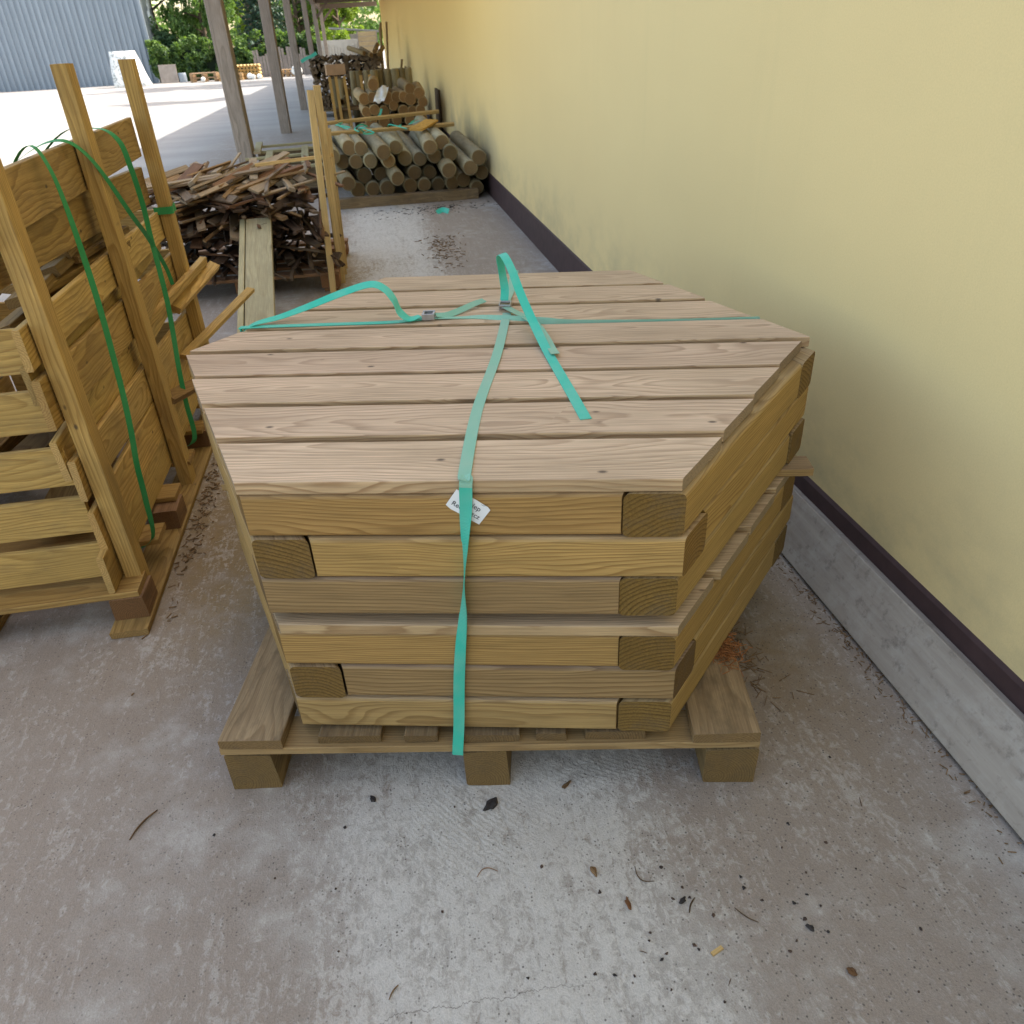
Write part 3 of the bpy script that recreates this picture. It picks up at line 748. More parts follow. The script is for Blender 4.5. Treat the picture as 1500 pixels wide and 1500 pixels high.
# local frame: x along fu, z up, y = -fn
tg.rotation_euler = (0, 0, HP)
ang = -math.radians(35)
bm = bmesh.new()
hw_, hh_ = .037, .0215
pts = [(-hw_, -hh_+.003), (-hw_+.012, -hh_), (-.002, -hh_+.001), (.016, -hh_-.0015), (.019, -hh_+.0005), (hw_, -hh_+.001), (hw_+.001, hh_-.003), (hw_-.006, hh_), (.0, hh_+.001), (-hw_, hh_)]
ca, sa = math.cos(ang), math.sin(ang)
A = [bm.verts.new((x*ca-y*sa, 0, x*sa+y*ca)) for x, y in pts]
B = [bm.verts.new((x*ca-y*sa, .0008, x*sa+y*ca)) for x, y in pts]
bm.faces.new(A); bm.faces.new(B[::-1])
for i in range(len(A)): bm.faces.new((A[i], A[(i+1) % len(A)], B[(i+1) % len(A)], B[i]))
obj('card', bm_mesh(bm), M['paper'], tg)
def lettering(txt, size, x, y):
    cu = bpy.data.curves.new('txt', 'FONT'); cu.body = txt; cu.size = size; cu.align_x = 'CENTER'; cu.align_y = 'CENTER'; cu.extrude = .0001; cu.offset = 0
    t = bpy.data.objects.new('txt', cu); COL.objects.link(t)
    bpy.context.view_layer.update()
    me = bpy.data.meshes.new_from_object(t.evaluated_get(bpy.context.evaluated_depsgraph_get()))
    bpy.data.objects.remove(t)
    me.materials.clear()
    o = obj('lettering', me, M['ink'], tg, (x*ca-y*sa, -.0004, x*sa+y*ca), None)
    o.rotation_euler = (Matrix.Rotation(-ang, 3, 'Y') @ Matrix.Rotation(PI/2, 3, 'X')).to_euler()
lettering('Sklep', .0150, .007, .0085)
lettering('Redgoszcz', .0142, .0, -.0075)
# pen tick next to the word
o = obj('lettering', tube_mesh([(0, 0, 0), (.004, 0, -.003), (.012, 0, .0005)], [.0003]*3, 5), M['ink'], tg, (.026, -.0006, .006))

# ------------------------------------------------------------------ grey plank leaning on the wall foot
me = board_mesh(2.3, .185, .038, .003, 2, .001, bow=0.0)
kb = obj('weathered_plank', me, [M['kerb'], M['kerb']])
yc = 1.17
p0 = Vector((1.176, 0, .0)); p1 = Vector((1.256, 0, .185))
d_ = (p1-p0).normalized()
Mk = Matrix((Vector((0, 1, 0)), d_, Vector((0, 1, 0)).cross(d_))).transposed()
kb.rotation_euler = Mk.to_euler()
kb.location = (1.219, yc, .09)
tag(kb, 'long grey weathered plank leaning against the brown wall plinth right of the pallet', 'plank')

# ------------------------------------------------------------------ crate of boards on the left
cr = empty('board_crate', (-1.37, 3.0, 0))
tag(cr, 'yellow slatted timber crate on a base of runners, bound with green bands', 'crate')
Cc = Vector((-1.37, 3.0, 0))
def crate_board(nm, p, q, wd, th, roll, tint, parent=cr, cc=Cc, bev=.003):
    p = Vector(p); q = Vector(q)
    o = obj(nm, board_mesh((q-p).length, wd, th, bev, 2, .0015), [M['crate'], M['crate_end']], parent, tint=tint)
    aim(o, p-cc, q-cc, roll); return o
for y in (2.2, 2.97, 3.78):
    crate_board('post', (-.8925, y-.035, .005), (-.8925, y-.035, 1.49), .05, .07, 0, (.97, .93, .85))
    crate_board('post', (-1.86, y-.035, .005), (-1.86, y-.035, 1.49), .05, .07, 0, (.9, .85, .8))
rows = [(.185, .13, 0, 2.05, 3.83), (.318, .135, .01, 2.1, 3.84), (.45, .125, -.03, 2.1, 3.86), (.575, .125, .03, 2.1, 3.8), (.695, .14, -.025, 2.08, 3.82), (.80, .11, .03, 2.1, 3.7), (.872, .112, .0, 2.08, 3.78), (1.06, .145, -.03, 2.12, 3.74), (1.205, .145, .012, 2.1, 3.70)]
for i, (z, wd, sl, ya, yb) in enumerate(rows):
    off = -.931 - (.024 if i in (3, 5, 7) else 0) - rnd.uniform(0, .004)
    t = (1.08, 1.15, 1.0, 1.12, .85, .8, 1.05, .68, .72)[i]
    crate_board('side_board', (off, ya, z-sl), (off, yb, z+sl), wd*1.0, .02, PI/2, (t, t*rnd.uniform(.95, 1.02), t*rnd.uniform(.85, 1.0)))
    crate_board('side_board', (-1.825, ya, z-sl), (-1.825, yb, z+sl), wd*1.0, .02, PI/2, (.9, .88, .8))
for z in (.2, .36, .52, .69, .86):
    crate_board('end_board', (-1.80, 2.13, z), (-.945, 2.13, z), .12, .02, PI/2, (.95, .93, .85))
    crate_board('end_board', (-1.80, 3.82, z), (-.945, 3.82, z), .12, .02, PI/2, (.9, .88, .82))
for x in (-.90, -1.37, -1.84):
    crate_board('base_runner', (x, 1.98, .0125), (x, 3.95, .0125), .11, .022, 0, (.62, .58, .55))
    for y in (2.1, 2.62, 3.3, 3.88):
        o = obj('base_block', board_mesh(.12, .1, .075, .004, 2, .002), [M['pallet'], M['pallet_end']], cr, tuple(Vector((x, y, .062))-Cc), (0, 0, PI/2), tint=(.75, .55, .42))
for k in range(7):
    y = 2.1+k*.29
    crate_board('base_deck', (-1.9, y, .111), (-.86, y, .111), .11, .02, 0, (.7, .64, .58))
# contents and sticking-out pieces
def loose(nm, p, q, wd, th, roll, tint, label, cat, group=None, mats=('crate', 'crate_end')):
    p = Vector(p); q = Vector(q)
    o = obj(nm, board_mesh((q-p).length, wd, th, .002, 1, .001), [M[mats[0]], M[mats[1]]], tint=tint)
    aim(o, p, q, roll); tag(o, label, cat, group); return o
loose('loose_batten', (-.905, 3.42, .375), (-.70, 4.24, .43), .04, .022, .2, (1., .95, .85), 'thin yellow batten poking far out of the crate behind its post', 'batten')
loose('loose_offcut', (-.91, 3.5, .565), (-.80, 3.98, .625), .05, .03, .5, (1.05, 1., .95), 'short yellow offcut with a notched end poking past the second crate post', 'offcut')
loose('loose_offcut', (-.955, 3.1, .60), (-.83, 3.92, .665), .03, .035, .1, (.95, .9, .8), 'narrow yellow offcut above the notched one at the crate post', 'offcut')
loose('loose_offcut', (-.885, 2.95, .37), (-.85, 3.35, .28), .05, .03, .6, (.45, .38, .34), 'dark broken board end hanging out between the crate posts', 'offcut')
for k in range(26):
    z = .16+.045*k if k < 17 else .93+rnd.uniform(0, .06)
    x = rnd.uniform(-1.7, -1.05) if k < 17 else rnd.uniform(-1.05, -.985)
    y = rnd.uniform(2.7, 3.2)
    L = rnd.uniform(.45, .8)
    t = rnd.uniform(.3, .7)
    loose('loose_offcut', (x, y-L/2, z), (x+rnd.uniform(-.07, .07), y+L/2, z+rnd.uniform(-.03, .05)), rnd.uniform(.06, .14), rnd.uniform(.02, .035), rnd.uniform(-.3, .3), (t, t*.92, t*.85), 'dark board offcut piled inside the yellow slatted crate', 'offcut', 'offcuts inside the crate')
# green bands on the crate
def band(P, width, label, S=None):
    o0 = Vector(P[0])
    b = obj('packing_band', ribbon_mesh(rel([Vector(p) for p in P], o0), S or [(.86, .42, .0)]*len(P), width, .001, 8), M['green_strap'], loc=tuple(o0))
    tag(b, label, 'band', 'green packing bands on the crate'); return b
bs = [(.2, .95, 0)]*3
fc_ = (.86, .42, 0)
band([(-1.30, 3.10, 1.02), (-1.05, 3.15, 1.27), (-.92, 3.185, 1.292), (-.862, 3.20, 1.25), (-.85, 3.214, 1.16), (-.85, 3.236, 1.03), (-.855, 3.239, .918), (-.85, 3.214, .81), (-.85, 3.20, .684), (-.855, 3.18, .573), (-.86, 3.13, .416), (-.865, 3.115, .283), (-.87, 3.11, .13), (-.93, 3.11, .085)], .019, 'long dark green packing band hanging down the crate side between two posts', bs+[(.6, .7, 0)]+[fc_]*9+[bs[0]])
band([(-1.12, 2.70, 1.20), (-.95, 2.78, 1.290), (-.875, 2.86, 1.24), (-.84, 3.036, 1.017), (-.85, 3.16, .942), (-.852, 3.26, .849), (-.85, 3.32, .772), (-.85, 3.345, .705)], .016, 'short light green packing band with a loose cut end crossing the longer one', [(.2, .9, .2)]*3+[(.75, .4, .5)]*5)
band([(-1.12, 2.56, 1.05), (-.95, 2.55, 1.288), (-.885, 2.54, 1.24), (-.866, 2.52, .95), (-.858, 2.46, .66), (-.853, 2.40, .5), (-.856, 2.36, .39), (-.86, 2.345, .27), (-.875, 2.34, .13), (-.94, 2.34, .085)], .018, 'green packing band over the crate side by the nearest post', [(.2, .95, 0)]*3+[(.7, .6, 0)]*5+[(.4, .9, 0)]*2)
band([(-.935, 3.70, .93), (-.864, 3.705, .93), (-.8625, 3.745, .932), (-.8625, 3.782, .933), (-.90, 3.786, .933)], .03, 'green packing band wrapped tight round the crate post', [(0, 0, 1)]*5)

# ------------------------------------------------------------------ scrap pallet with heap of offcuts
sp_ = empty('pallet', (-.985, 5.75, 0), -.05)
tag(sp_, 'reddish brown pallet carrying the heap of scrap wood', 'pallet')
for bx in (.0, .6, 1.2):
    for by in (.06, .55, 1.05):
        obj('block', board_mesh(.12, .13, .085, .004, 2, .002), [M['pallet'], M['pallet_end']], sp_, (bx-.6, by, .064), (0, 0, PI/2), tint=(1.05, .72, .55))
for bx in (0, .6, 1.2):
    obj('runner', board_mesh(1.16, .1, .02, .002, 1), [M['pallet'], M['pallet_end']], sp_, (bx-.6, .56, .0105), (0, 0, PI/2), tint=(.9, .68, .55))
for by in (.05, .3, .55, .8, 1.06):
    obj('deck_board', board_mesh(1.34, .12, .022, .002, 1), [M['pallet'], M['pallet_end']], sp_, (0, by, .118), tint=(1., .74, .6))
stick_tints = {'reddish brown': [(.66, .44, .34), (.5, .34, .27), (.72, .5, .38)], 'grey brown': [(.62, .55, .5), (.5, .44, .4), (.75, .68, .6)], 'dark brown': [(.28, .21, .17), (.34, .25, .2), (.22, .17, .14)], 'tan': [(1., .82, .6), (.9, .72, .5)], 'pale grey': [(1.15, 1.12, 1.05), (1., .98, .92)]}
base_sticks = [board_mesh(L, wd, th, .0015, 1, .002) for L, wd, th in ((.6, .032, .012), (.75, .04, .014), (.55, .055, .014), (.7, .025, .018), (.9, .03, .014), (.6, .075, .014), (.8, .022, .012), (.5, .042, .024), (.85, .06, .014))]
for m_ in base_sticks: m_.materials.append(M['offcut']); m_.materials.append(M['offcut_end'])
count = {}
proto = bpy.data.objects.new('scrap_stick', base_sticks[0])
def scrap(me, p, rot, kind, where):
    o = proto.copy(); o.data = me; COL.objects.link(o)
    o.location = p; o.rotation_euler = rot
    t = rnd.choice(stick_tints[kind]); kk = .62 if where == 'lower part' else (.5 if where == 'back' else .9); o.color = (t[0]*kk, t[1]*kk, t[2]*kk, 1)  # low and back sticks tinted darker, painting in the heap's inner shade
    tag(o, '%s scrap stick tangled in the %s of the heap on the reddish pallet' % (kind, where), 'scrap stick', '%s scrap sticks in the %s of the heap' % (kind, where))
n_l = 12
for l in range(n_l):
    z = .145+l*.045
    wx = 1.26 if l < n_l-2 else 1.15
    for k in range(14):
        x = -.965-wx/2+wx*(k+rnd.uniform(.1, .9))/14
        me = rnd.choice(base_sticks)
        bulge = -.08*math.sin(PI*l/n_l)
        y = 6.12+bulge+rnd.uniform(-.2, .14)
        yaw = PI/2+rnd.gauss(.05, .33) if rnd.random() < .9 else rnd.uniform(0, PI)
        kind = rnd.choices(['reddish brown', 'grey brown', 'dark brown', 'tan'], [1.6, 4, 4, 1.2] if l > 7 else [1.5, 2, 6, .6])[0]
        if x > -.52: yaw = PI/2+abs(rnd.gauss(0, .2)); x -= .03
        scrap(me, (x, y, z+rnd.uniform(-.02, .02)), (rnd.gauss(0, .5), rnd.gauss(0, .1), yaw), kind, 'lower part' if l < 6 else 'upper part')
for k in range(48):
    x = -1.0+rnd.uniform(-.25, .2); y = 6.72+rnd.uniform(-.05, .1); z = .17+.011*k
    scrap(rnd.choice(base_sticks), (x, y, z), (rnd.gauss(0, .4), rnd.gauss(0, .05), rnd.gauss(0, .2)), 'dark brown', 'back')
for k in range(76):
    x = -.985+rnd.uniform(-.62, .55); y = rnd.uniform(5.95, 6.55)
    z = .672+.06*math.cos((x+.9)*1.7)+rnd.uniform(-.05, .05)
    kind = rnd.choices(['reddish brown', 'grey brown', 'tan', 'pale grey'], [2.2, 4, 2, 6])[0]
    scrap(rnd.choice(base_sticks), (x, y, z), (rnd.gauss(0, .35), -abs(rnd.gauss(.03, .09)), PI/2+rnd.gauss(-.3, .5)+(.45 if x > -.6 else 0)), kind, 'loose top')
# long plank leaning down from the heap
lp = obj('long_plank', board_mesh(1.85, .165, .04, .003, 2, .001), [M['plank'], M['offcut_end']])
aim(lp, (-.80, 5.78, .50), (-.705, 3.98, .035), 0)
tag(lp, 'long greenish tan plank leaning down from the scrap heap to the floor', 'plank')
lp2 = obj('long_plank', board_mesh(1.83, .035, .05, .003, 2, .001), [M['plank'], M['offcut_end']], tint=(1.1, 1.1, 1.05))
aim(lp2, (-.905, 5.78, .50), (-.81, 3.98, .036), 0)
tag(lp2, 'narrow pale strip lying along the edge of the long greenish plank', 'plank')
# upright battens beside the heap
for p, q, wd, lab in (((-.375, 5.66, .0), (-.318, 5.78, 1.26), .042, 'upright pale yellow batten beside the scrap heap, shorter of the front pair'),
                      ((-.315, 5.9, .0), (-.272, 5.76, 1.285), .046, 'upright pale yellow batten beside the scrap heap, tallest of all'),
                      ((-.305, 6.15, .0), (-.268, 5.96, 1.12), .04, 'upright pale yellow batten half hidden behind the tallest one'),
                      ((-.30, 6.35, .0), (-.262, 6.2, 1.0), .038, 'upright pale yellow batten furthest back beside the scrap heap')):
    p = Vector(p); q = Vector(q)
    o = obj('upright_batten', board_mesh((q-p).length, wd, .026, .002, 1, .001), [M['batten'], M['crate_end']])
    aim(o, p, q, .2); tag(o, lab, 'batten', 'upright battens beside the scrap heap')
loose('thin_batten', (-.8, 6.2, .80), (-.25, 6.0, .85), .03, .02, 0, (1, .9, .75), 'thin tan batten lying level across the scrap heap to the upright battens', 'batten', None, ('batten', 'crate_end'))

# ------------------------------------------------------------------ slatted panel lying behind the heap
tr = empty('slatted_panel', (-1.1, 11.6, 0))
tag(tr, 'grey green slatted fence panel lying flat behind the scrap heap', 'fence panel')
Ct = Vector((-1.1, 11.6, 0))
for y in (10.15, 10.75, 11.4, 12.1, 12.8):
    o = obj('slat', board_mesh(1.42, .075, .03, .003, 1), [M['plank'], M['offcut_end']], tr, tint=(1.05, 1.1, 1.05)); aim(o, Vector((-1.58, y-.15, .30))-Ct, Vector((-.17, y+.15, .30))-Ct)
for x, ya, yb in ((-1.45, 11.6, 12.9), (-1.18, 10.1, 11.6), (-.75, 10.2, 12.0)):
    o = obj('rail', board_mesh(yb-ya, .09, .03, .003, 1), [M['plank'], M['offcut_end']], tr, tint=(1.1, 1.15, 1.1)); aim(o, Vector((x, ya, .332))-Ct, Vector((x-.1, yb, .332))-Ct)
for y in (10.5, 12.3):
    o = obj('support', board_mesh(1.3, .1, .28, .004, 1), [M['pallet'], M['pallet_end']], tr, tint=(.6, .6, .6)); aim(o, Vector((-1.5, y, .142))-Ct, Vector((-.25, y, .142))-Ct)

# ------------------------------------------------------------------ front log heap
logs = [(-.369, .511, 0, 1), (-.192, .582, .1, 1), (-.074, .568, .1, 1), (.154, .518, -.25, 1), (.288, .558, 0, 1), (.646, .535, -.25, 1), (.774, .575, .05, 1), (1.16, .40, -.1, 1),
        (-.28, .456, .15, 2), (-.141, .446, .1, 2), (.009, .443, .05, 2), (.196, .431, -.1, 2), (.374, .447, .1, 2), (.527, .43, .1, 2), (.684, .448, .05, 2), (.857, .464, 0, 2), (1.06, .304, -.1, 2), (1.185, .25, .05, 2),
        (-.253, .241, -.3, 3), (-.074, .307, .15, 3), (.271, .254, -.35, 3), (.458, .298, .1, 3), (.826, .295, -.3, 3), (.62, .29, .2, 3), (.10, .31, .2, 3), (.975, .19, .1, 3),
        (-.16, .17, .15, 4), (-.0, .168, .1, 4), (.15, .165, .05, 4), (.40, .171, .1, 4), (.55, .169, .1, 4), (.70, .161, .15, 4), (.85, .165, .1, 4), (1.12, .10, .0, 4)]
ordn = ['first', 'second', 'third', 'fourth', 'fifth', 'sixth', 'seventh', 'eighth', 'ninth', 'tenth', 'eleventh', 'twelfth']
rown = {1: 'top', 2: 'second', 3: 'third', 4: 'bottom'}
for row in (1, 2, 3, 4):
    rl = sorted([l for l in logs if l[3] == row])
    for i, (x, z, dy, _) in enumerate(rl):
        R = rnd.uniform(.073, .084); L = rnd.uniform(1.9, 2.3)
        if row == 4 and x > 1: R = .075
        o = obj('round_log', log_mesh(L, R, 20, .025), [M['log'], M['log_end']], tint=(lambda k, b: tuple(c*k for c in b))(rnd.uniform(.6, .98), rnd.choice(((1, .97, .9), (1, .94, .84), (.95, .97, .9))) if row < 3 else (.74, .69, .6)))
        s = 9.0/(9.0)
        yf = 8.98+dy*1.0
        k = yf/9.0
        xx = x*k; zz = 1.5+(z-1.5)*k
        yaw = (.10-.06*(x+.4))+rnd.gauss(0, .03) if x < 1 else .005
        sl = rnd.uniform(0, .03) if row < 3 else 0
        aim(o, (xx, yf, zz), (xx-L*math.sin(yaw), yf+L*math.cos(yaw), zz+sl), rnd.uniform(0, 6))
        tag(o, 'tan round log, %s from the left in the %s row of the near log heap' % (ordn[i], rown[row]), 'log', 'round logs heaped by the yellow wall')
loose('bearer_beam', (-.42, 8.98, .05), (1.12, 8.98, .05), .12, .1, 0, (.75, .7, .62), 'squared grey bearer beam under the front of the near log heap', 'beam', None, ('pallet', 'pallet_end'))
loose('bearer_beam', (-.55, 10.5, .05), (1.0, 10.5, .05), .12, .1, 0, (.6, .56, .5), 'squared grey bearer beam under the back of the near log heap', 'beam', None, ('pallet', 'pallet_end'))
loose('cross_stick', (-.62, 10.55, .70), (.92, 10.75, .74), .035, .035, .4, (.72, .68, .6), 'thin tan stick lying across the log heap, farther of two', 'stick', 'thin sticks across the log heap', ('batten', 'crate_end'))
loose('cross_stick', (-.45, 9.75, .66), (1.0, 9.78, .67), .035, .035, .4, (.72, .68, .6), 'thin tan stick lying across the log heap, nearer of two', 'stick', 'thin sticks across the log heap', ('batten', 'crate_end'))
loose('short_board', (.53, 9.3, .68), (.76, 9.9, .715), .15, .02, .08, (1.1, .95, .6), 'short yellow board lying askew on top of the near log heap', 'board')
for i, (x, y, z) in enumerate(((-.25, 9.9, .70), (-.02, 9.65, .69), (.02, 9.5, .675), (.55, 10.1, .70), (.35, 9.7, .68))):
    P = [(x+rnd.uniform(-.1, .1), y+k*.07-.15, z+.03*math.sin(k*1.7+i)+.01) for k in range(6)]
    b = obj('packing_band', ribbon_mesh(rel([Vector(p) for p in P], Vector(P[0])), [(.7, .5, .4)]*6, .016, .001, 6), M['strap'], loc=P[0])
    tag(b, 'loose curl of turquoise packing band on top of the near log heap', 'band', 'turquoise band curls on the log heap')
loose('leaning_board', (1.225, 14.6, .02), (1.252, 14.6, .80), .7, .025, PI/2, (.45, .38, .3), 'dark brown board leaning on the yellow wall behind the near log heap', 'board', None, ('pallet', 'pallet_end'))

# ------------------------------------------------------------------ second heap of short logs
logs2 = [(.202, .964), (.044, .778), (.166, .791), (.395, .768), (.53, .78), (.641, .774), (.737, .739), (.742, .876), (.879, .81), (.877, .582), (.752, .579), (.618, .587), (.176, .622), (.471, .665), (.922, .689), (.05, .6), (.32, .6), (.3, .46), (.5, .46), (.7, .45), (.1, .45), (.88, .45)]
for i, (x, z) in enumerate(sorted(logs2)):
    R = rnd.uniform(.075, .095)
    o = obj('short_log', log_mesh(1.1, R, 16, .02), [M['log'], M['log_end']], tint=(lambda k: (1.1*k, .88*k, .64*k))(rnd.uniform(.65, 1.05)))
    aim(o, (x, 13.5, z), (x+rnd.uniform(-.1, .03), 14.6, z+rnd.uniform(0, .04)), rnd.uniform(0, 6))
    tag(o, 'short orange tan log stacked in the second heap along the yellow wall', 'log', 'short logs in the second heap')
pr = empty('pallet', (.48, 13.55, 0)); tag(pr, 'raised pallet of dark timber holding the second heap of short logs', 'pallet')
for bx in (-.5, 0, .5):
    obj('block', board_mesh(1.0, .12, .3, .005), [M['pallet'], M['pallet_end']], pr, (bx, .5, .152), (0, 0, PI/2), tint=(.6, .55, .5))
for by in (.0, .35, .7, 1.0):
    obj('deck_board', board_mesh(1.2, .12, .04, .003), [M['pallet'], M['pallet_end']], pr, (0, by, .324), tint=(.7, .62, .55))
N = 5
bm = bmesh.new(); bmesh.ops.create_grid(bm, x_segments=9, y_segments=9, size=.5)
for v in bm.verts:
    u, t = v.co.x, v.co.y
    v.co = Vector((.30+.16*u+.10*t, 13.40-.02*math.sin(9*u)*math.cos(7*t)-.1*max(0, -t)+.3*max(0, t), .83+.20*t+.018*math.sin(8*u+3*t)))
o = obj('plastic_film', bm_mesh(bm, smooth=True), M['paper'], tint=(.7, .7, .7)); tag(o, 'torn pale plastic film hanging over the second heap of logs', 'plastic film')
P = [(.08, 13.35, .50), (.16, 13.33, .52), (.24, 13.35, .56), (.28, 13.38, .64)]
b = obj('packing_band', ribbon_mesh(rel([Vector(p) for p in P], Vector(P[0])), [(.2, .3, .8)]*4, .03, .002, 6), M['strap'], loc=P[0]); tag(b, 'turquoise band dangling at the left of the second heap of logs', 'band')

# ------------------------------------------------------------------ bollards standing in a row, crate frames beside
boll = log_mesh(1.0, .075, 16, .02, chamfer=.02); boll.materials.append(M['log']); boll.materials.append(M['log_end'])
bx_ = [-.46, -.33, -.1, .003, .154, .287, .396, .535, .699, .808, .93]
for i, x in enumerate(bx_):
    o = bpy.data.objects.new('standing_post', boll); COL.objects.link(o)
    y = 17.0+rnd.uniform(-.1, .1)+(-.6 if x < -.2 else 0)
    zt_ = 1.07 if x > -.2 else .98
    o.location = (x, y, zt_-.5); o.rotation_euler = (rnd.uniform(-.03, .03), -PI/2+rnd.uniform(-.03, .03), 0)
    kk = rnd.uniform(.55, .85); o.color = (kk, .92*kk, .76*kk, 1)
    tag(o, 'short round topped post standing upright, %s from the left in the row by the wall' % ordn[i], 'post', 'short posts standing in a row')
pr = empty('pallet', (.25, 16.3, 0)); tag(pr, 'high timber pallet frame under the row of standing short posts', 'pallet')
for bx in (-.72, -.25, .25, .7):
    obj('block', board_mesh(1.2, .13, .46, .005), [M['pallet'], M['pallet_end']], pr, (bx, .5, .232), (0, 0, PI/2), tint=(.62, .56, .48))
for by in (-.05, .4, .8, 1.1):
    obj('deck_board', board_mesh(1.62, .15, .05, .003), [M['pallet'], M['pallet_end']], pr, (0, by, .49), tint=(.66, .6, .52))
for i in range(14):
    x = rnd.uniform(-.45, .95); z = .56+rnd.uniform(0, .22)
    o = obj('round_peg', log_mesh(.5, .055, 12, .02), [M['log'], M['log_end']], tint=(lambda k: (k, .9*k, .72*k))(rnd.uniform(.5, .85)))
    aim(o, (x, 16.25, z), (x, 16.75, z), rnd.uniform(0, 6)); tag(o, 'short round peg lying end-on in front of the standing posts', 'peg', 'round pegs before the standing posts')
for i, x in enumerate((-.50, -.40, -.24, .05, .18)):
    loose('thin_stake', (x, 16.1, .05), (x+rnd.uniform(-.03, .03), 16.1, 1.02), .05, .04, 0, (.85, .75, .55), 'thin squared stake standing upright, %s from the left before the short posts' % ordn[i], 'stake', 'thin stakes before the short posts', ('batten', 'crate_end'))
o = obj('carton_box', box_mesh(.34, .3, .17, .006), M['carton'], loc=(-.40, 16.4, 1.12), rot=(0, 0, .1)); tag(o, 'brown cardboard box set on top of the standing posts', 'box')

# ------------------------------------------------------------------ dark stake bundles further back
def bundle(x0, x1, y, z0, z1, label, n, rr=(.02, .04), seed=1):
    rb = random.Random(seed); bm = bmesh.new()
    for i in range(n):
        x = rb.uniform(x0, x1); z = rb.uniform(z0, z1); r0 = rb.uniform(*rr); L = rb.uniform(.9, 1.2)
        dx = rb.uniform(-.12, .12); dz = rb.uniform(-.06, .06)
        tube_bm(bm, [(x, y+rb.uniform(-.1, .1), z), (x+dx, y+L, z+dz)], [r0, r0*.9], 6)
    o = obj('stake_bundle', bm_mesh(bm), M['brush'], tint=(1, .95, .9)); tag(o, label, 'bundle'); return o
bundle(-1.1, -.40, 21.6, .2, 1.28, 'tall dark bundle of thin stakes next to the grey posts', 240, seed=3)
bundle(-.30, .62, 21.8, .75, 1.25, 'wide dark bundle of stakes beside the yellow wall, behind the standing posts', 170, (.025, .05), seed=4)
bundle(-.30, .75, 21.9, .2, .75, 'dark bundle of stakes at the bottom, under the wide one by the wall', 150, (.025, .05), seed=5)
for i, (x, z, dx) in enumerate(((.2, 1.30, -.25), (.45, 1.33, .2), (.55, 1.27, .22), (.35, 1.26, -.1))):
    o = obj('loose_pole', log_mesh(.9, .055, 12, .02), [M['log'], M['log_end']], tint=(.75, .6, .42))
    aim(o, (x, 21.5, z), (x+dx-.1, 22.3, z+.12), i); tag(o, 'tan pole lying askew on the dark stake bundles, %s from the left' % ordn[i], 'pole', 'poles on the dark bundles')
P = [(-1.28, 21.5, 1.2), (-1.15, 21.5, 1.26), (-1.02, 21.5, 1.3), (-.9, 21.5, 1.36)]
b = obj('packing_band', ribbon_mesh(rel([Vector(p) for p in P], Vector(P[0])), [(.1, .1, 1)]*4, .07, .003, 6), M['strap'], loc=P[0]); tag(b, 'turquoise band waving from the tall dark bundle next to the grey posts', 'band')
sp3 = empty('pallet', (-.2, 21.8, 0)); tag(sp3, 'low grey pallet under the dark stake bundles', 'pallet')
for by in (0, .5, 1.0): obj('deck_board', board_mesh(2.0, .14, .03, .003), [M['pallet'], M['pallet_end']], sp3, (0, by, .13))
for bx in (-.9, 0, .9): obj('block', board_mesh(1.1, .12, .11, .003), [M['pallet'], M['pallet_end']], sp3, (bx, .5, .058), (0, 0, PI/2))
for i, (xa, xb, yy, z0, z1, r0) in enumerate(((.62, .80, 26, .02, 1.97, .035), (.80, .97, 26, .02, 1.98, .03), (.72, .76, 26.1, .02, 1.85, .03), (.95, 1.2, 24, .02, 1.1, .03), (1.0, 1.22, 23, .02, .95, .03))):
    o = obj('leaning_pole', log_mesh(1.97*(z1/1.97), r0, 10, .03, chamfer=.006), [M['log'], M['log_end']], tint=(.7, .55, .4))
    aim(o, (xa, yy, z0), (xb, yy, z1)); tag(o, 'thin brown pole leaning up at the yellow wall, %s from the left' % ordn[i], 'pole', 'thin poles leaning at the far wall')

# ------------------------------------------------------------------ yard background
def part_boxes(root, nm, specs, mat, c0, tint=(1, 1, 1)):
    for (x, y, z, sx, sy, sz) in specs:
        obj(nm, board_mesh(sx, sy, sz, .004, 1, .003), [M[mat], M[mat]], root, tuple(Vector((x, y, z))-c0), tint=tint)
def pallet_stack(x, y, wd, dp, n, hh, label, tint, jut=.0):
    c = Vector((x, y, 0)); r = empty('pallet_stack', c); tag(r, label, 'pallets')
    for i in range(n):
        z = i*hh
        for k in (-1, 0, 1): part_boxes(r, 'block', [(x+k*(wd/2-.08), y, z+hh*.38, .16, dp, hh*.7)], 'pallet', c, tint)
        for k in range(4): part_boxes(r, 'deck_board', [(x, y-dp/2+.08+k*(dp-.16)/3, z+hh*.86, wd, .16, hh*.2)], 'pallet', c, tint)
pallet_stack(-8.9, 54.5, 1.5, 1.2, 2, .24, 'grey pallets stacked two high before the dark hedge', (1.1, 1., .95))
pallet_stack(-7.3, 54.0, 1.35, 1.2, 2, .19, 'low pale tan pallets between the grey pallets and the first post', (1.5, 1.3, 1.))
pallet_stack(-4.15, 55, .8, 1.0, 2, .2, 'small tan pallets between the second and third posts', (1.4, 1.2, .95))
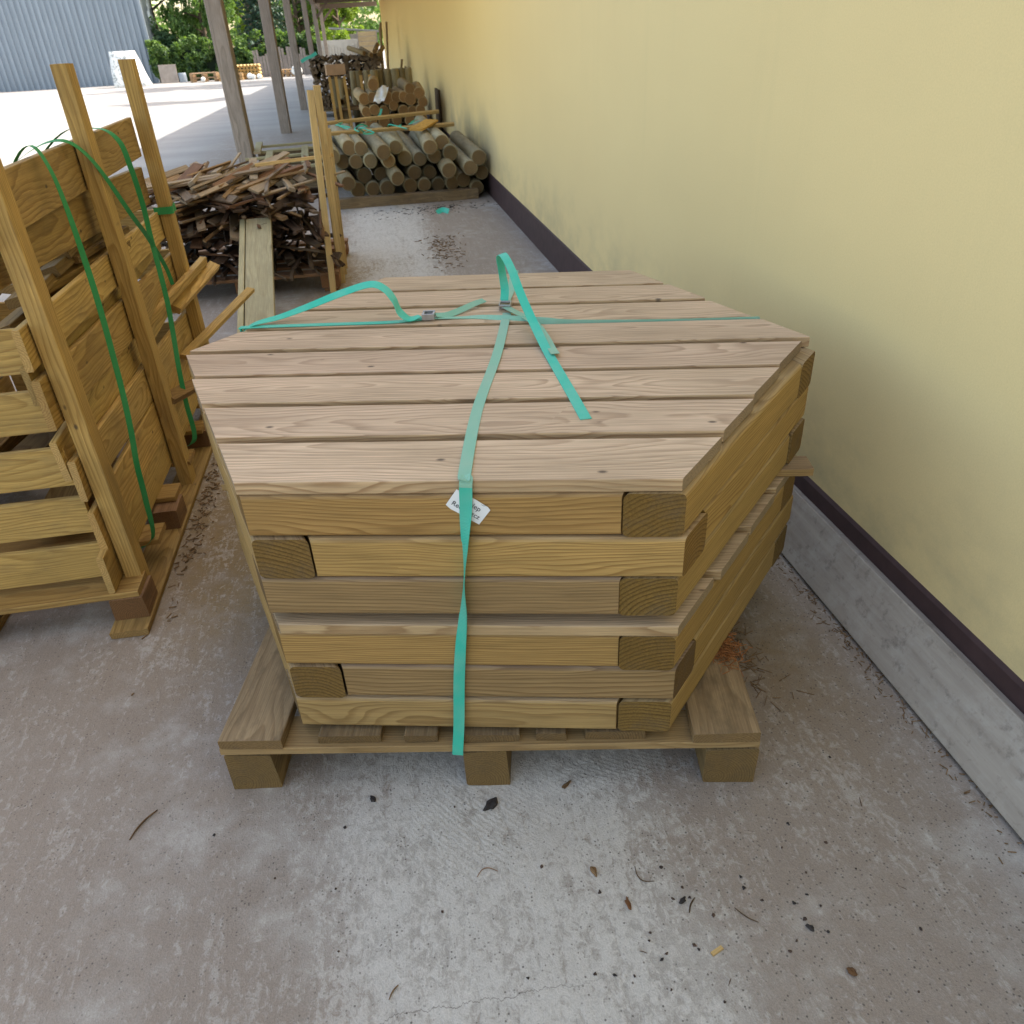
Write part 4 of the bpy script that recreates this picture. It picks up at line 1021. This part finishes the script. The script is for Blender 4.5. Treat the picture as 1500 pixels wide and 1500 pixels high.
# log rolls, tan
c = Vector((-6.3, 54.5, 0)); r = empty('timber_stack', c); tag(r, 'sunlit tan stack of round timber in layers before the plank fence', 'timber stack')
for l in range(4):
    for k in range(7):
        o = obj('pole', log_mesh(1.0, .095, 10, .02), [M['log'], M['log_end']], r, tint=(1.5, 1.25, .8)); aim(o, Vector((-6.95+k*.2, 54, .1+l*.19))-c, Vector((-6.95+k*.2, 55, .1+l*.19))-c, k)
o = obj('stump', log_mesh(.35, .14, 14, .04), [M['log'], M['log_end']], loc=(-5.0, 54.5, .176), rot=(0, PI/2, 0), tint=(1.3, .85, .5)); tag(o, 'short orange tree stump standing alone right of the tan timber stack', 'stump')
for i, (x, y, z, r0) in enumerate(((-6.25, 53.7, .16, .16), (-6.05, 53.6, .12, .13), (-5.72, 53.7, .12, .14), (-8.9, 53.7, .15, .12), (-3.55, 54.2, .3, .3))):
    bm = bmesh.new(); bmesh.ops.create_icosphere(bm, subdivisions=3, radius=r0)
    for v in bm.verts: v.co *= 1+.18*math.sin(9*v.co.x/r0+i)*math.cos(7*v.co.y/r0)
    o = obj('white_bag', bm_mesh(bm, smooth=True), M['white_wrap'], loc=(x, y, z)); tag(o, 'small crumpled white bag by the pallets at the hedge, %s from the left' % ['second', 'third', 'fourth', 'first', 'last'][i], 'bag', 'white bags by the pallets')
o = obj('leaning_sheet', box_mesh(1.0, .08, .95, .01), M['shed'], loc=(-11.2, 56.0, .48), rot=(-.12, 0, 0)); tag(o, 'brown grey board panel leaning at the foot of the metal hall', 'panel')
o = obj('blue_drum', log_mesh(.5, .22, 16, .01), [M['corr'], M['corr']], loc=(-10.35, 55.6, .25), rot=(0, PI/2, 0)); tag(o, 'small blue drum right of the leaning board panel', 'drum')
# stack wrapped in white film
bm = bmesh.new(); bmesh.ops.create_grid(bm, x_segments=1, y_segments=1, size=.5); bm.free()
bm = bmesh.new(); bmesh.ops.create_cube(bm, size=1); bmesh.ops.subdivide_edges(bm, edges=bm.edges[:], cuts=6, use_grid_fill=True)
for v in bm.verts:
    z = v.co.z+.5; k = 1-.35*z
    v.co = Vector((v.co.x*1.75*k-.25*z, v.co.y*1.6*k, z*1.75))+Vector((math.sin(7*v.co.y+5*z), math.cos(6*v.co.x+4*z), 0))*.035
o = obj('wrapped_stack', bm_mesh(bm, smooth=True), M['white_wrap'], loc=(-12.65, 53.3, 0)); tag(o, 'tall bale wrapped in crumpled white film before the metal hall', 'bale')
# metal hall
c = Vector((-12, 60, 0)); r = empty('metal_hall', c); tag(r, 'blue grey corrugated metal hall at the far left of the yard', 'hall')
bm = bmesh.new(); xs = []
x = -12.2; top_ = 7.5; k = 0
prof = []
while x > -34:
    for dx, dy in ((0, 0), (.12, 0), (.16, .09), (.28, .09), (.32, 0)):
        prof.append((x-dx, 57.6+dy))
    x -= .33
lo = [bm.verts.new((px-c.x, py-c.y, 0)) for px, py in prof]; hi = [bm.verts.new((px-c.x, py-c.y, top_)) for px, py in prof]
for i in range(len(lo)-1):
    if (lo[i].co-lo[i+1].co).length > 1e-5: bm.faces.new((lo[i], lo[i+1], hi[i+1], hi[i]))
obj('front_wall', bm_mesh(bm), M['corr'], r)
obj('side_wall', box_mesh(.06, 3.6, top_, 0, 0), M['corr'], r, (-.30, -.55, 0))
obj('corner_trim', box_mesh(.14, .14, top_+.05, 0, 0), M['corr'], r, (-.2, -2.5, 0))
obj('roof', box_mesh(23, 4, .15, 0, 0), M['corr'], r, (-11.6, -.6, top_+.06))
# hedge of ivy over the back fence
def hedge(x0, x1, y, h, label, n):
    c = Vector(((x0+x1)/2, y, 0)); r = empty('hedge', c); tag(r, label, 'hedge')
    obj('shade_core', box_mesh(x1-x0-.3, .3, h-.35, .05, 0), M['core'], r, (0, .1, 0))  # solid dark box painting the shade inside the hedge
    cs = []; rs = []
    for i in range(int((x1-x0)*13)):
        cs.append((nrng.uniform(x0, x1)-c.x, nrng.uniform(-.42, -.12), nrng.uniform(.1, h-.1))); rs.append(nrng.uniform(.2, .42))
    for i in range(int((x1-x0)*3)):
        cs.append((nrng.uniform(x0, x1)-c.x, nrng.uniform(-.3, .3), h+nrng.uniform(-.1, .22))); rs.append(nrng.uniform(.15, .3))
    obj('foliage', leaf_mesh(leaf_cloud(cs, rs, n, .12)), M['leafH'], r)
hedge(-12.2, -6.2, 57.2, 2.0, 'dark ivy hedge across the back of the yard left of the first post', 15000)
hedge(-6.2, -2.0, 57.6, 2.15, 'sunlit topped ivy hedge above the grey plank fence', 10000)
c = Vector((-4.8, 56.6, 0)); r = empty('plank_fence', c); tag(r, 'weathered grey vertical plank fence overgrown with ivy behind the tan timber', 'fence')
x = -6.1
while x < -2.9:
    wd = rnd.uniform(.13, .18); hh = rnd.uniform(1.0, 1.55)
    o = obj('plank', board_mesh(hh, wd, .03, .003, 1), [M['fence'], M['fence']], r, tint=(.82, .86, .88)); aim(o, Vector((x, 56.6, .01))-c, Vector((x+rnd.uniform(-.02, .02), 56.6, hh))-c, 0)
    x += wd+.015
# pale concrete panel fence + board gate + shed on the far right
c = Vector((-.6, 50, 0)); r = empty('panel_fence', c); tag(r, 'pale concrete panel fence with upright ribs at the end of the canopy', 'fence')
obj('panel', box_mesh(2.3, .06, 1.72, .01, 0), M['concrete_panel'], r, (-.25, .05, 0))
for k in range(15):
    hh = 1.45+.12*math.sin(k*.55)
    obj('rib', box_mesh(.09, .05, hh, .015, 0), M['concrete_panel'], r, (-1.33+k*.155, -.005, 0))
c = Vector((.75, 49.5, 0)); r = empty('board_gate', c); tag(r, 'tan gate of horizontal boards between the concrete fence and the yellow wall', 'gate')
for k in range(9): obj('board', board_mesh(.95, .03, .2, .005, 1), [M['plank'], M['plank']], r, (-.02, 0, .13+k*.225), tint=(1.15, 1.05, 1.0))
for k in (-.5, .47): obj('gate_post', board_mesh(2.05, .1, .1, .005, 1), [M['post'], M['post']], r, (k, .05, 1.03), (0, -PI/2, 0))
c = Vector((.0, 56, 0)); r = empty('shed', c); tag(r, 'low grey shed with sloping roof behind the concrete fence', 'shed')
obj('wall', box_mesh(2.6, 2.5, 2.0, 0, 0), M['shed'], r, (.1, 0, 0))
o = obj('roof', box_mesh(3.0, 2.9, .08, 0), M['roof_sheet'], r, (.1, 0, 2.22)); o.rotation_euler = (0, .09, 0)

# ------------------------------------------------------------------ trees
def tree(x, y, h, crown_z0, cr_, n, mat, label, leaf=.16, kind='round', seed=0, droop=0.):
    rb = random.Random(seed); c = Vector((x, y, 0))
    r = empty('tree', c); tag(r, label, 'tree', 'trees round the yard')
    bm = bmesh.new()
    tube_bm(bm, [(0, 0, 0), (.05, .03, h*.25), (-.05, .05, h*.55), (0, 0, h*.9)], [.2, .16, .11, .03], 9)
    cs = []; rs = []
    if kind == 'conifer':
        k = 0; z = crown_z0
        while z < h:
            rr = cr_*(1-(z-crown_z0)/(h-crown_z0))**.85+.15
            for j in range(7):
                a = j*.9+k*.5+rb.uniform(-.2, .2)
                L = rr*rb.uniform(.75, 1.05)
                tip = (L*math.cos(a), L*math.sin(a), z-.3*L)
                tube_bm(bm, [(0, 0, z), tip], [.035, .01], 5)
                for t in (.35, .6, .85): cs.append((tip[0]*t, tip[1]*t, z-.3*L*t-.05)); rs.append(.16+.22*(1-t)+.06)
            z += .45; k += 1
    else:
        nb = 26
        for j in range(nb):
            z0 = crown_z0*.8+(h*.85-crown_z0*.8)*rb.random()
            a = rb.uniform(0, 2*PI)
            prof = math.sin(PI*min(1, max(.08, (z0-crown_z0*.6)/(h-crown_z0*.6))))**.6
            L = cr_*prof*rb.uniform(.55, 1.05)
            tip = Vector((L*math.cos(a), L*math.sin(a), z0+rb.uniform(.1, .9)-droop*.3))
            midp = Vector((tip.x*.5, tip.y*.5, z0+.35*(tip.z-z0)+.1))
            tube_bm(bm, [(0, 0, z0*.92), midp, tip], [.07, .045, .015], 6)
            for t in (0.4, .7, 1.):
                p = midp.lerp(tip, t)
                for q in range(2):
                    cs.append((p.x+rb.uniform(-.35, .35), p.y+rb.uniform(-.35, .35), p.z+rb.uniform(-.3, .35))); rs.append(rb.uniform(.32, .62)*(cr_/2.6)**.5)
                if droop > 0:
                    for q in range(5): cs.append((p.x+rb.uniform(-.2, .2), p.y+rb.uniform(-.2, .2), p.z-q*.32-.2)); rs.append(.22)
    obj('trunk', bm_mesh(bm), M['bark'], r)
    obj('crown', leaf_mesh(leaf_cloud(cs, rs, n, leaf, 1.0, droop)), mat, r)
tree(-12.3, 61, 8.5, 1.3, 2.9, 16000, M['leafA'], 'large dense green tree behind the hedge next to the metal hall', seed=1)
tree(-9.3, 60.2, 8.0, 1.9, 2.3, 15000, M['leafC'], 'drooping green tree hanging over the hedge just left of the first post', .14, seed=2, droop=1.4)
tree(-6.0, 66, 10.5, 1.2, 2.6, 12000, M['leafD'], 'dark bluish conifer standing between the first two posts', .13, 'conifer', seed=3)
tree(-4.0, 70, 9., 1.5, 2.7, 8000, M['leafC'], 'loose pale green tree between the second and third posts with sky showing through', .17, seed=4)
tree(-7.6, 72, 9., 1.5, 2.6, 7000, M['leafB'], 'sunny yellow green tree behind the dark conifer', .17, seed=5)
tree(-.9, 66, 5.6, 1.4, 2.2, 11000, M['leafB'], 'bright sunlit tree above the shed at the end of the canopy', .15, seed=6)
tree(-2.6, 72, 8., 1.4, 2.4, 7000, M['leafC'], 'mid green tree seen between the farthest grey posts', .17, seed=12)
tree(8.5, 47., 9., 2.0, 3.0, 7000, M['leafC'], 'green tree behind the far end of the yellow building', .2, seed=7)
tree(6.5, 53., 8., 2.0, 2.3, 6000, M['leafA'], 'dense tree farther behind the end of the yellow building', .2, seed=8)
tree(8.5, 49.5, 23., 9.0, 4.0, 9000, M['leafC'], 'tall broad tree behind the building, its shade lying across the yard', .42, seed=21)
tree(4.2, 49.8, 24., 9.0, 3.4, 8000, M['leafC'], 'tall tree past the end of the building wall, beside the broad one', .42, seed=23)
tree(9.6, 36.6, 26.5, 17.0, 1.5, 2600, M['leafC'], 'slim tall tree behind the building apart from the others', .42, seed=22)
c = Vector((-1.0, 53.5, 0)); r = empty('bush', c); tag(r, 'bright yellow green bush rising over the pale concrete fence', 'bush')
cs = [(nrng.uniform(-.75, .6), nrng.uniform(-.3, .3), nrng.uniform(.6, 2.1)) for _ in range(40)]
obj('foliage', leaf_mesh(leaf_cloud(cs, [.3]*40, 4500, .09)), M['leafB'], r)
bm = bmesh.new()
for k in range(6): tube_bm(bm, [(0, 0, 0), (.1*k-.25, 0, 1.0), (.2*k-.5, 0, 1.9)], [.04, .03, .01], 6)
obj('stem', bm_mesh(bm), M['bark'], r)
cs = []; rs = []
for i in range(260):
    x = nrng.uniform(-45, 4); cs.append((x, nrng.uniform(84, 92), nrng.uniform(.5, 5.2)+1.2*math.sin(x*.5))); rs.append(nrng.uniform(.7, 1.5))
tag(obj('far_wood', leaf_mesh(leaf_cloud(cs, rs, 16000, .3)), M['leafC']), 'hazy green wood behind the yard trees', kind='stuff')

# ------------------------------------------------------------------ debris on the concrete
def crumb(p, s, mat, label, cat, group=None, flat=.5, name='bark_crumb', tint=(1, 1, 1), seed=0):
    rb = random.Random(seed); bm = bmesh.new(); bmesh.ops.create_icosphere(bm, subdivisions=2, radius=1)
    for v in bm.verts:
        k = 1+.35*math.sin(3*v.co.x+seed)*math.cos(4*v.co.y+2*seed)+rb.uniform(-.12, .12)
        v.co = Vector((v.co.x*s[0]*k, v.co.y*s[1]*k, v.co.z*s[2]*k))
    o = obj(name, bm_mesh(bm), M[mat], loc=(p[0], p[1], s[2]*.8), rot=(0, 0, rb.uniform(0, 6)), tint=tint); tag(o, label, cat, group); return o
def twig(p, L, ang, r0, label, mat='brown_debris', bend=.07, group=None, name='twig', tint=(1, 1, 1)):
    pts = [(-L/2, 0, r0), (-L/6, L*bend, r0*1.3), (L/6, L*bend*.9, r0*1.6), (L/2, 0, r0)]
    o = obj(name, tube_mesh([tuple(q) for q in catmull(pts, 4)], [r0*(.6+.4*math.sin(PI*i/12)) for i in range(13)], 6), M[mat], loc=(p[0], p[1], 0.0005), rot=(0, 0, ang), tint=tint); tag(o, label, 'twig' if name == 'twig' else name.replace('_', ' '), group)
crumb((.084, 1.158), (.020, .012, .005), 'dark_debris', 'largest dark bark crumb on the concrete before the middle pallet block', 'bark crumb', seed=1)
crumb((-.185, 1.230), (.0095, .006, .005), 'dark_debris', 'small dark bark crumb left of the middle pallet block', 'bark crumb', seed=2)
crumb((.265, 1.177), (.015, .005, .003), 'brown_debris', 'brown bud scale before the pallet between middle and right blocks', 'bud scale', name='bud_scale', seed=3, tint=(.6, .6, .6))
twig((-.705, 1.27), .085, 1.0, .0022, 'curved brown twig on the floor left of the pallet', tint=(.6, .55, .5))
twig((.443, .84), .035, .9, .0018, 'dark curved twig lying beside a dark crumb on the right floor', tint=(.4, .4, .4))
crumb((.428, .852), (.009, .005, .004), 'dark_debris', 'dark crumb beside the curved dark twig on the right floor', 'bark crumb', seed=4)
o = obj('wood_chip', board_mesh(.026, .008, .003, 0), [M['batten'], M['crate_end']], loc=(.456, .745, .002), rot=(0, 0, .35)); tag(o, 'pale yellow wood chip lying on the right floor', 'wood chip')
crumb((.27, .95), (.012, .006, .005), 'brown_debris', 'curled brown leaf scrap on the floor below the pallet middle', 'leaf scrap', name='leaf_scrap', seed=6)
crumb((.319, .868), (.014, .005, .003), 'brown_debris', 'reddish brown bud scale on the floor right of the leaf scrap', 'bud scale', name='bud_scale', seed=7, tint=(.8, .6, .5))
crumb((.682, .66), (.009, .006, .005), 'brown_debris', 'brown crumb at the far right of the floor', 'crumb', seed=8, tint=(.6, .5, .45))
crumb((.648, .752), (.009, .005, .004), 'dark_debris', 'black curled leaf crumb near the lower right of the floor', 'crumb', seed=9)
twig((.372, .925), .05, 2.2, .0011, 'thin hair-like twig on the concrete near the right pallet block', tint=(.5, .5, .5), bend=.3)
twig((.54, .80), .05, 2.3, .0012, 'forked dark twig on the right side of the floor', tint=(.45, .45, .45))
twig((-.155, .79), .03, .9, .0016, 'short brown twig at the bottom middle of the floor')
twig((.05, .99), .045, .1, .001, 'thin pale curved stalk on the floor under the pallet front', bend=.3, tint=(1.2, 1, .9))
for i in range(56):
    t = rnd.random()
    x = rnd.gauss(.48, .17) if t < .65 else rnd.uniform(-.6, .9); y = rnd.gauss(.78, .13) if t < .65 else rnd.uniform(.55, 1.25)
    k = rnd.random()
    if k < .8: crumb((x, y), (rnd.uniform(.0018, .0045), rnd.uniform(.0018, .004), .0018), 'dark_debris', 'tiny dark crumb scattered on the concrete before the pallet', 'crumb', 'tiny crumbs on the concrete', name='crumb', seed=20+i, tint=rnd.choice([(1, 1, 1), (1.6, 1.3, 1.1), (2.4, 1.8, 1.4)]))
    else: twig((x, y), rnd.uniform(.012, .03), rnd.uniform(0, 3), rnd.uniform(.0006, .001), 'tiny dark sliver scattered on the concrete before the pallet', group='tiny slivers on the concrete', tint=(.5, .45, .42), name='sliver', bend=rnd.uniform(-.06, .06))
# rusty shavings on the right pallet board, litter on the floor further back
def litter(name, label, c, rx, ry, n, z, mat, L=(.012, .03), r0=.0009, seed=1, zs=.006):
    rb = random.Random(seed); bm = bmesh.new()
    for i in range(n):
        x = rb.gauss(0, rx); y = rb.gauss(0, ry); a = rb.uniform(0, 6.28); l = rb.uniform(*L)/2; zz = z+abs(rb.gauss(0, zs))
        tube_bm(bm, [(x-l*math.cos(a), y-l*math.sin(a), zz), (x+l*math.cos(a), y+l*math.sin(a), zz+rb.uniform(-.002, .004))], [r0, r0], 4, False)
    o = obj(name, bm_mesh(bm), M[mat], loc=(c[0], c[1], 0)); tag(o, label, kind='stuff')
litter('wood_shavings', 'rusty needle-like shavings on the right pallet board', (.715, 1.365), .022, .032, 300, .169, 'needles', seed=2)
litter('leaf_litter', 'dry litter on the floor behind the sandpits', (.53, 6.7), .09, .3, 160, .002, 'brown_debris', (.012, .045), .003, 3)
litter('leaf_litter', 'dry needles on the floor right of the pallet', (.845, 1.5), .028, .10, 90, .001, 'brown_debris', (.015, .045), .0011, 4, .002)
litter('leaf_litter', 'dry brown litter along the foot of the crate', (-.80, 2.72), .025, .32, 190, .001, 'brown_debris', (.008, .025), .0022, 5, .004)
litter('leaf_litter', 'dark litter along the grey plank at the wall', (1.155, 1.5), .022, .42, 330, .001, 'brown_debris', (.003, .018), .0013, 6, .002)
litter('leaf_litter', 'dark litter before the near log heap', (.55, 8.5), .3, .15, 160, .001, 'dark_debris', (.012, .04), .0025, 7, .004)
P = [(.60, 8.25, .01), (.66, 8.27, .03), (.72, 8.22, .02)]
b = obj('packing_band', ribbon_mesh(rel([Vector(p) for p in P], Vector(P[0])), [(0, .5, .8)]*3, .05, .002, 6), M['strap'], loc=P[0]); tag(b, 'scrap of turquoise band on the floor before the near log heap', 'band')
o = obj('paper_scrap', box_mesh(.035, .012, .03, .001), M['paper'], loc=(1.06, 4.95, .016), rot=(.2, .3, .4)); tag(o, 'tiny white paper scrap on the floor by the wall plinth', 'paper')
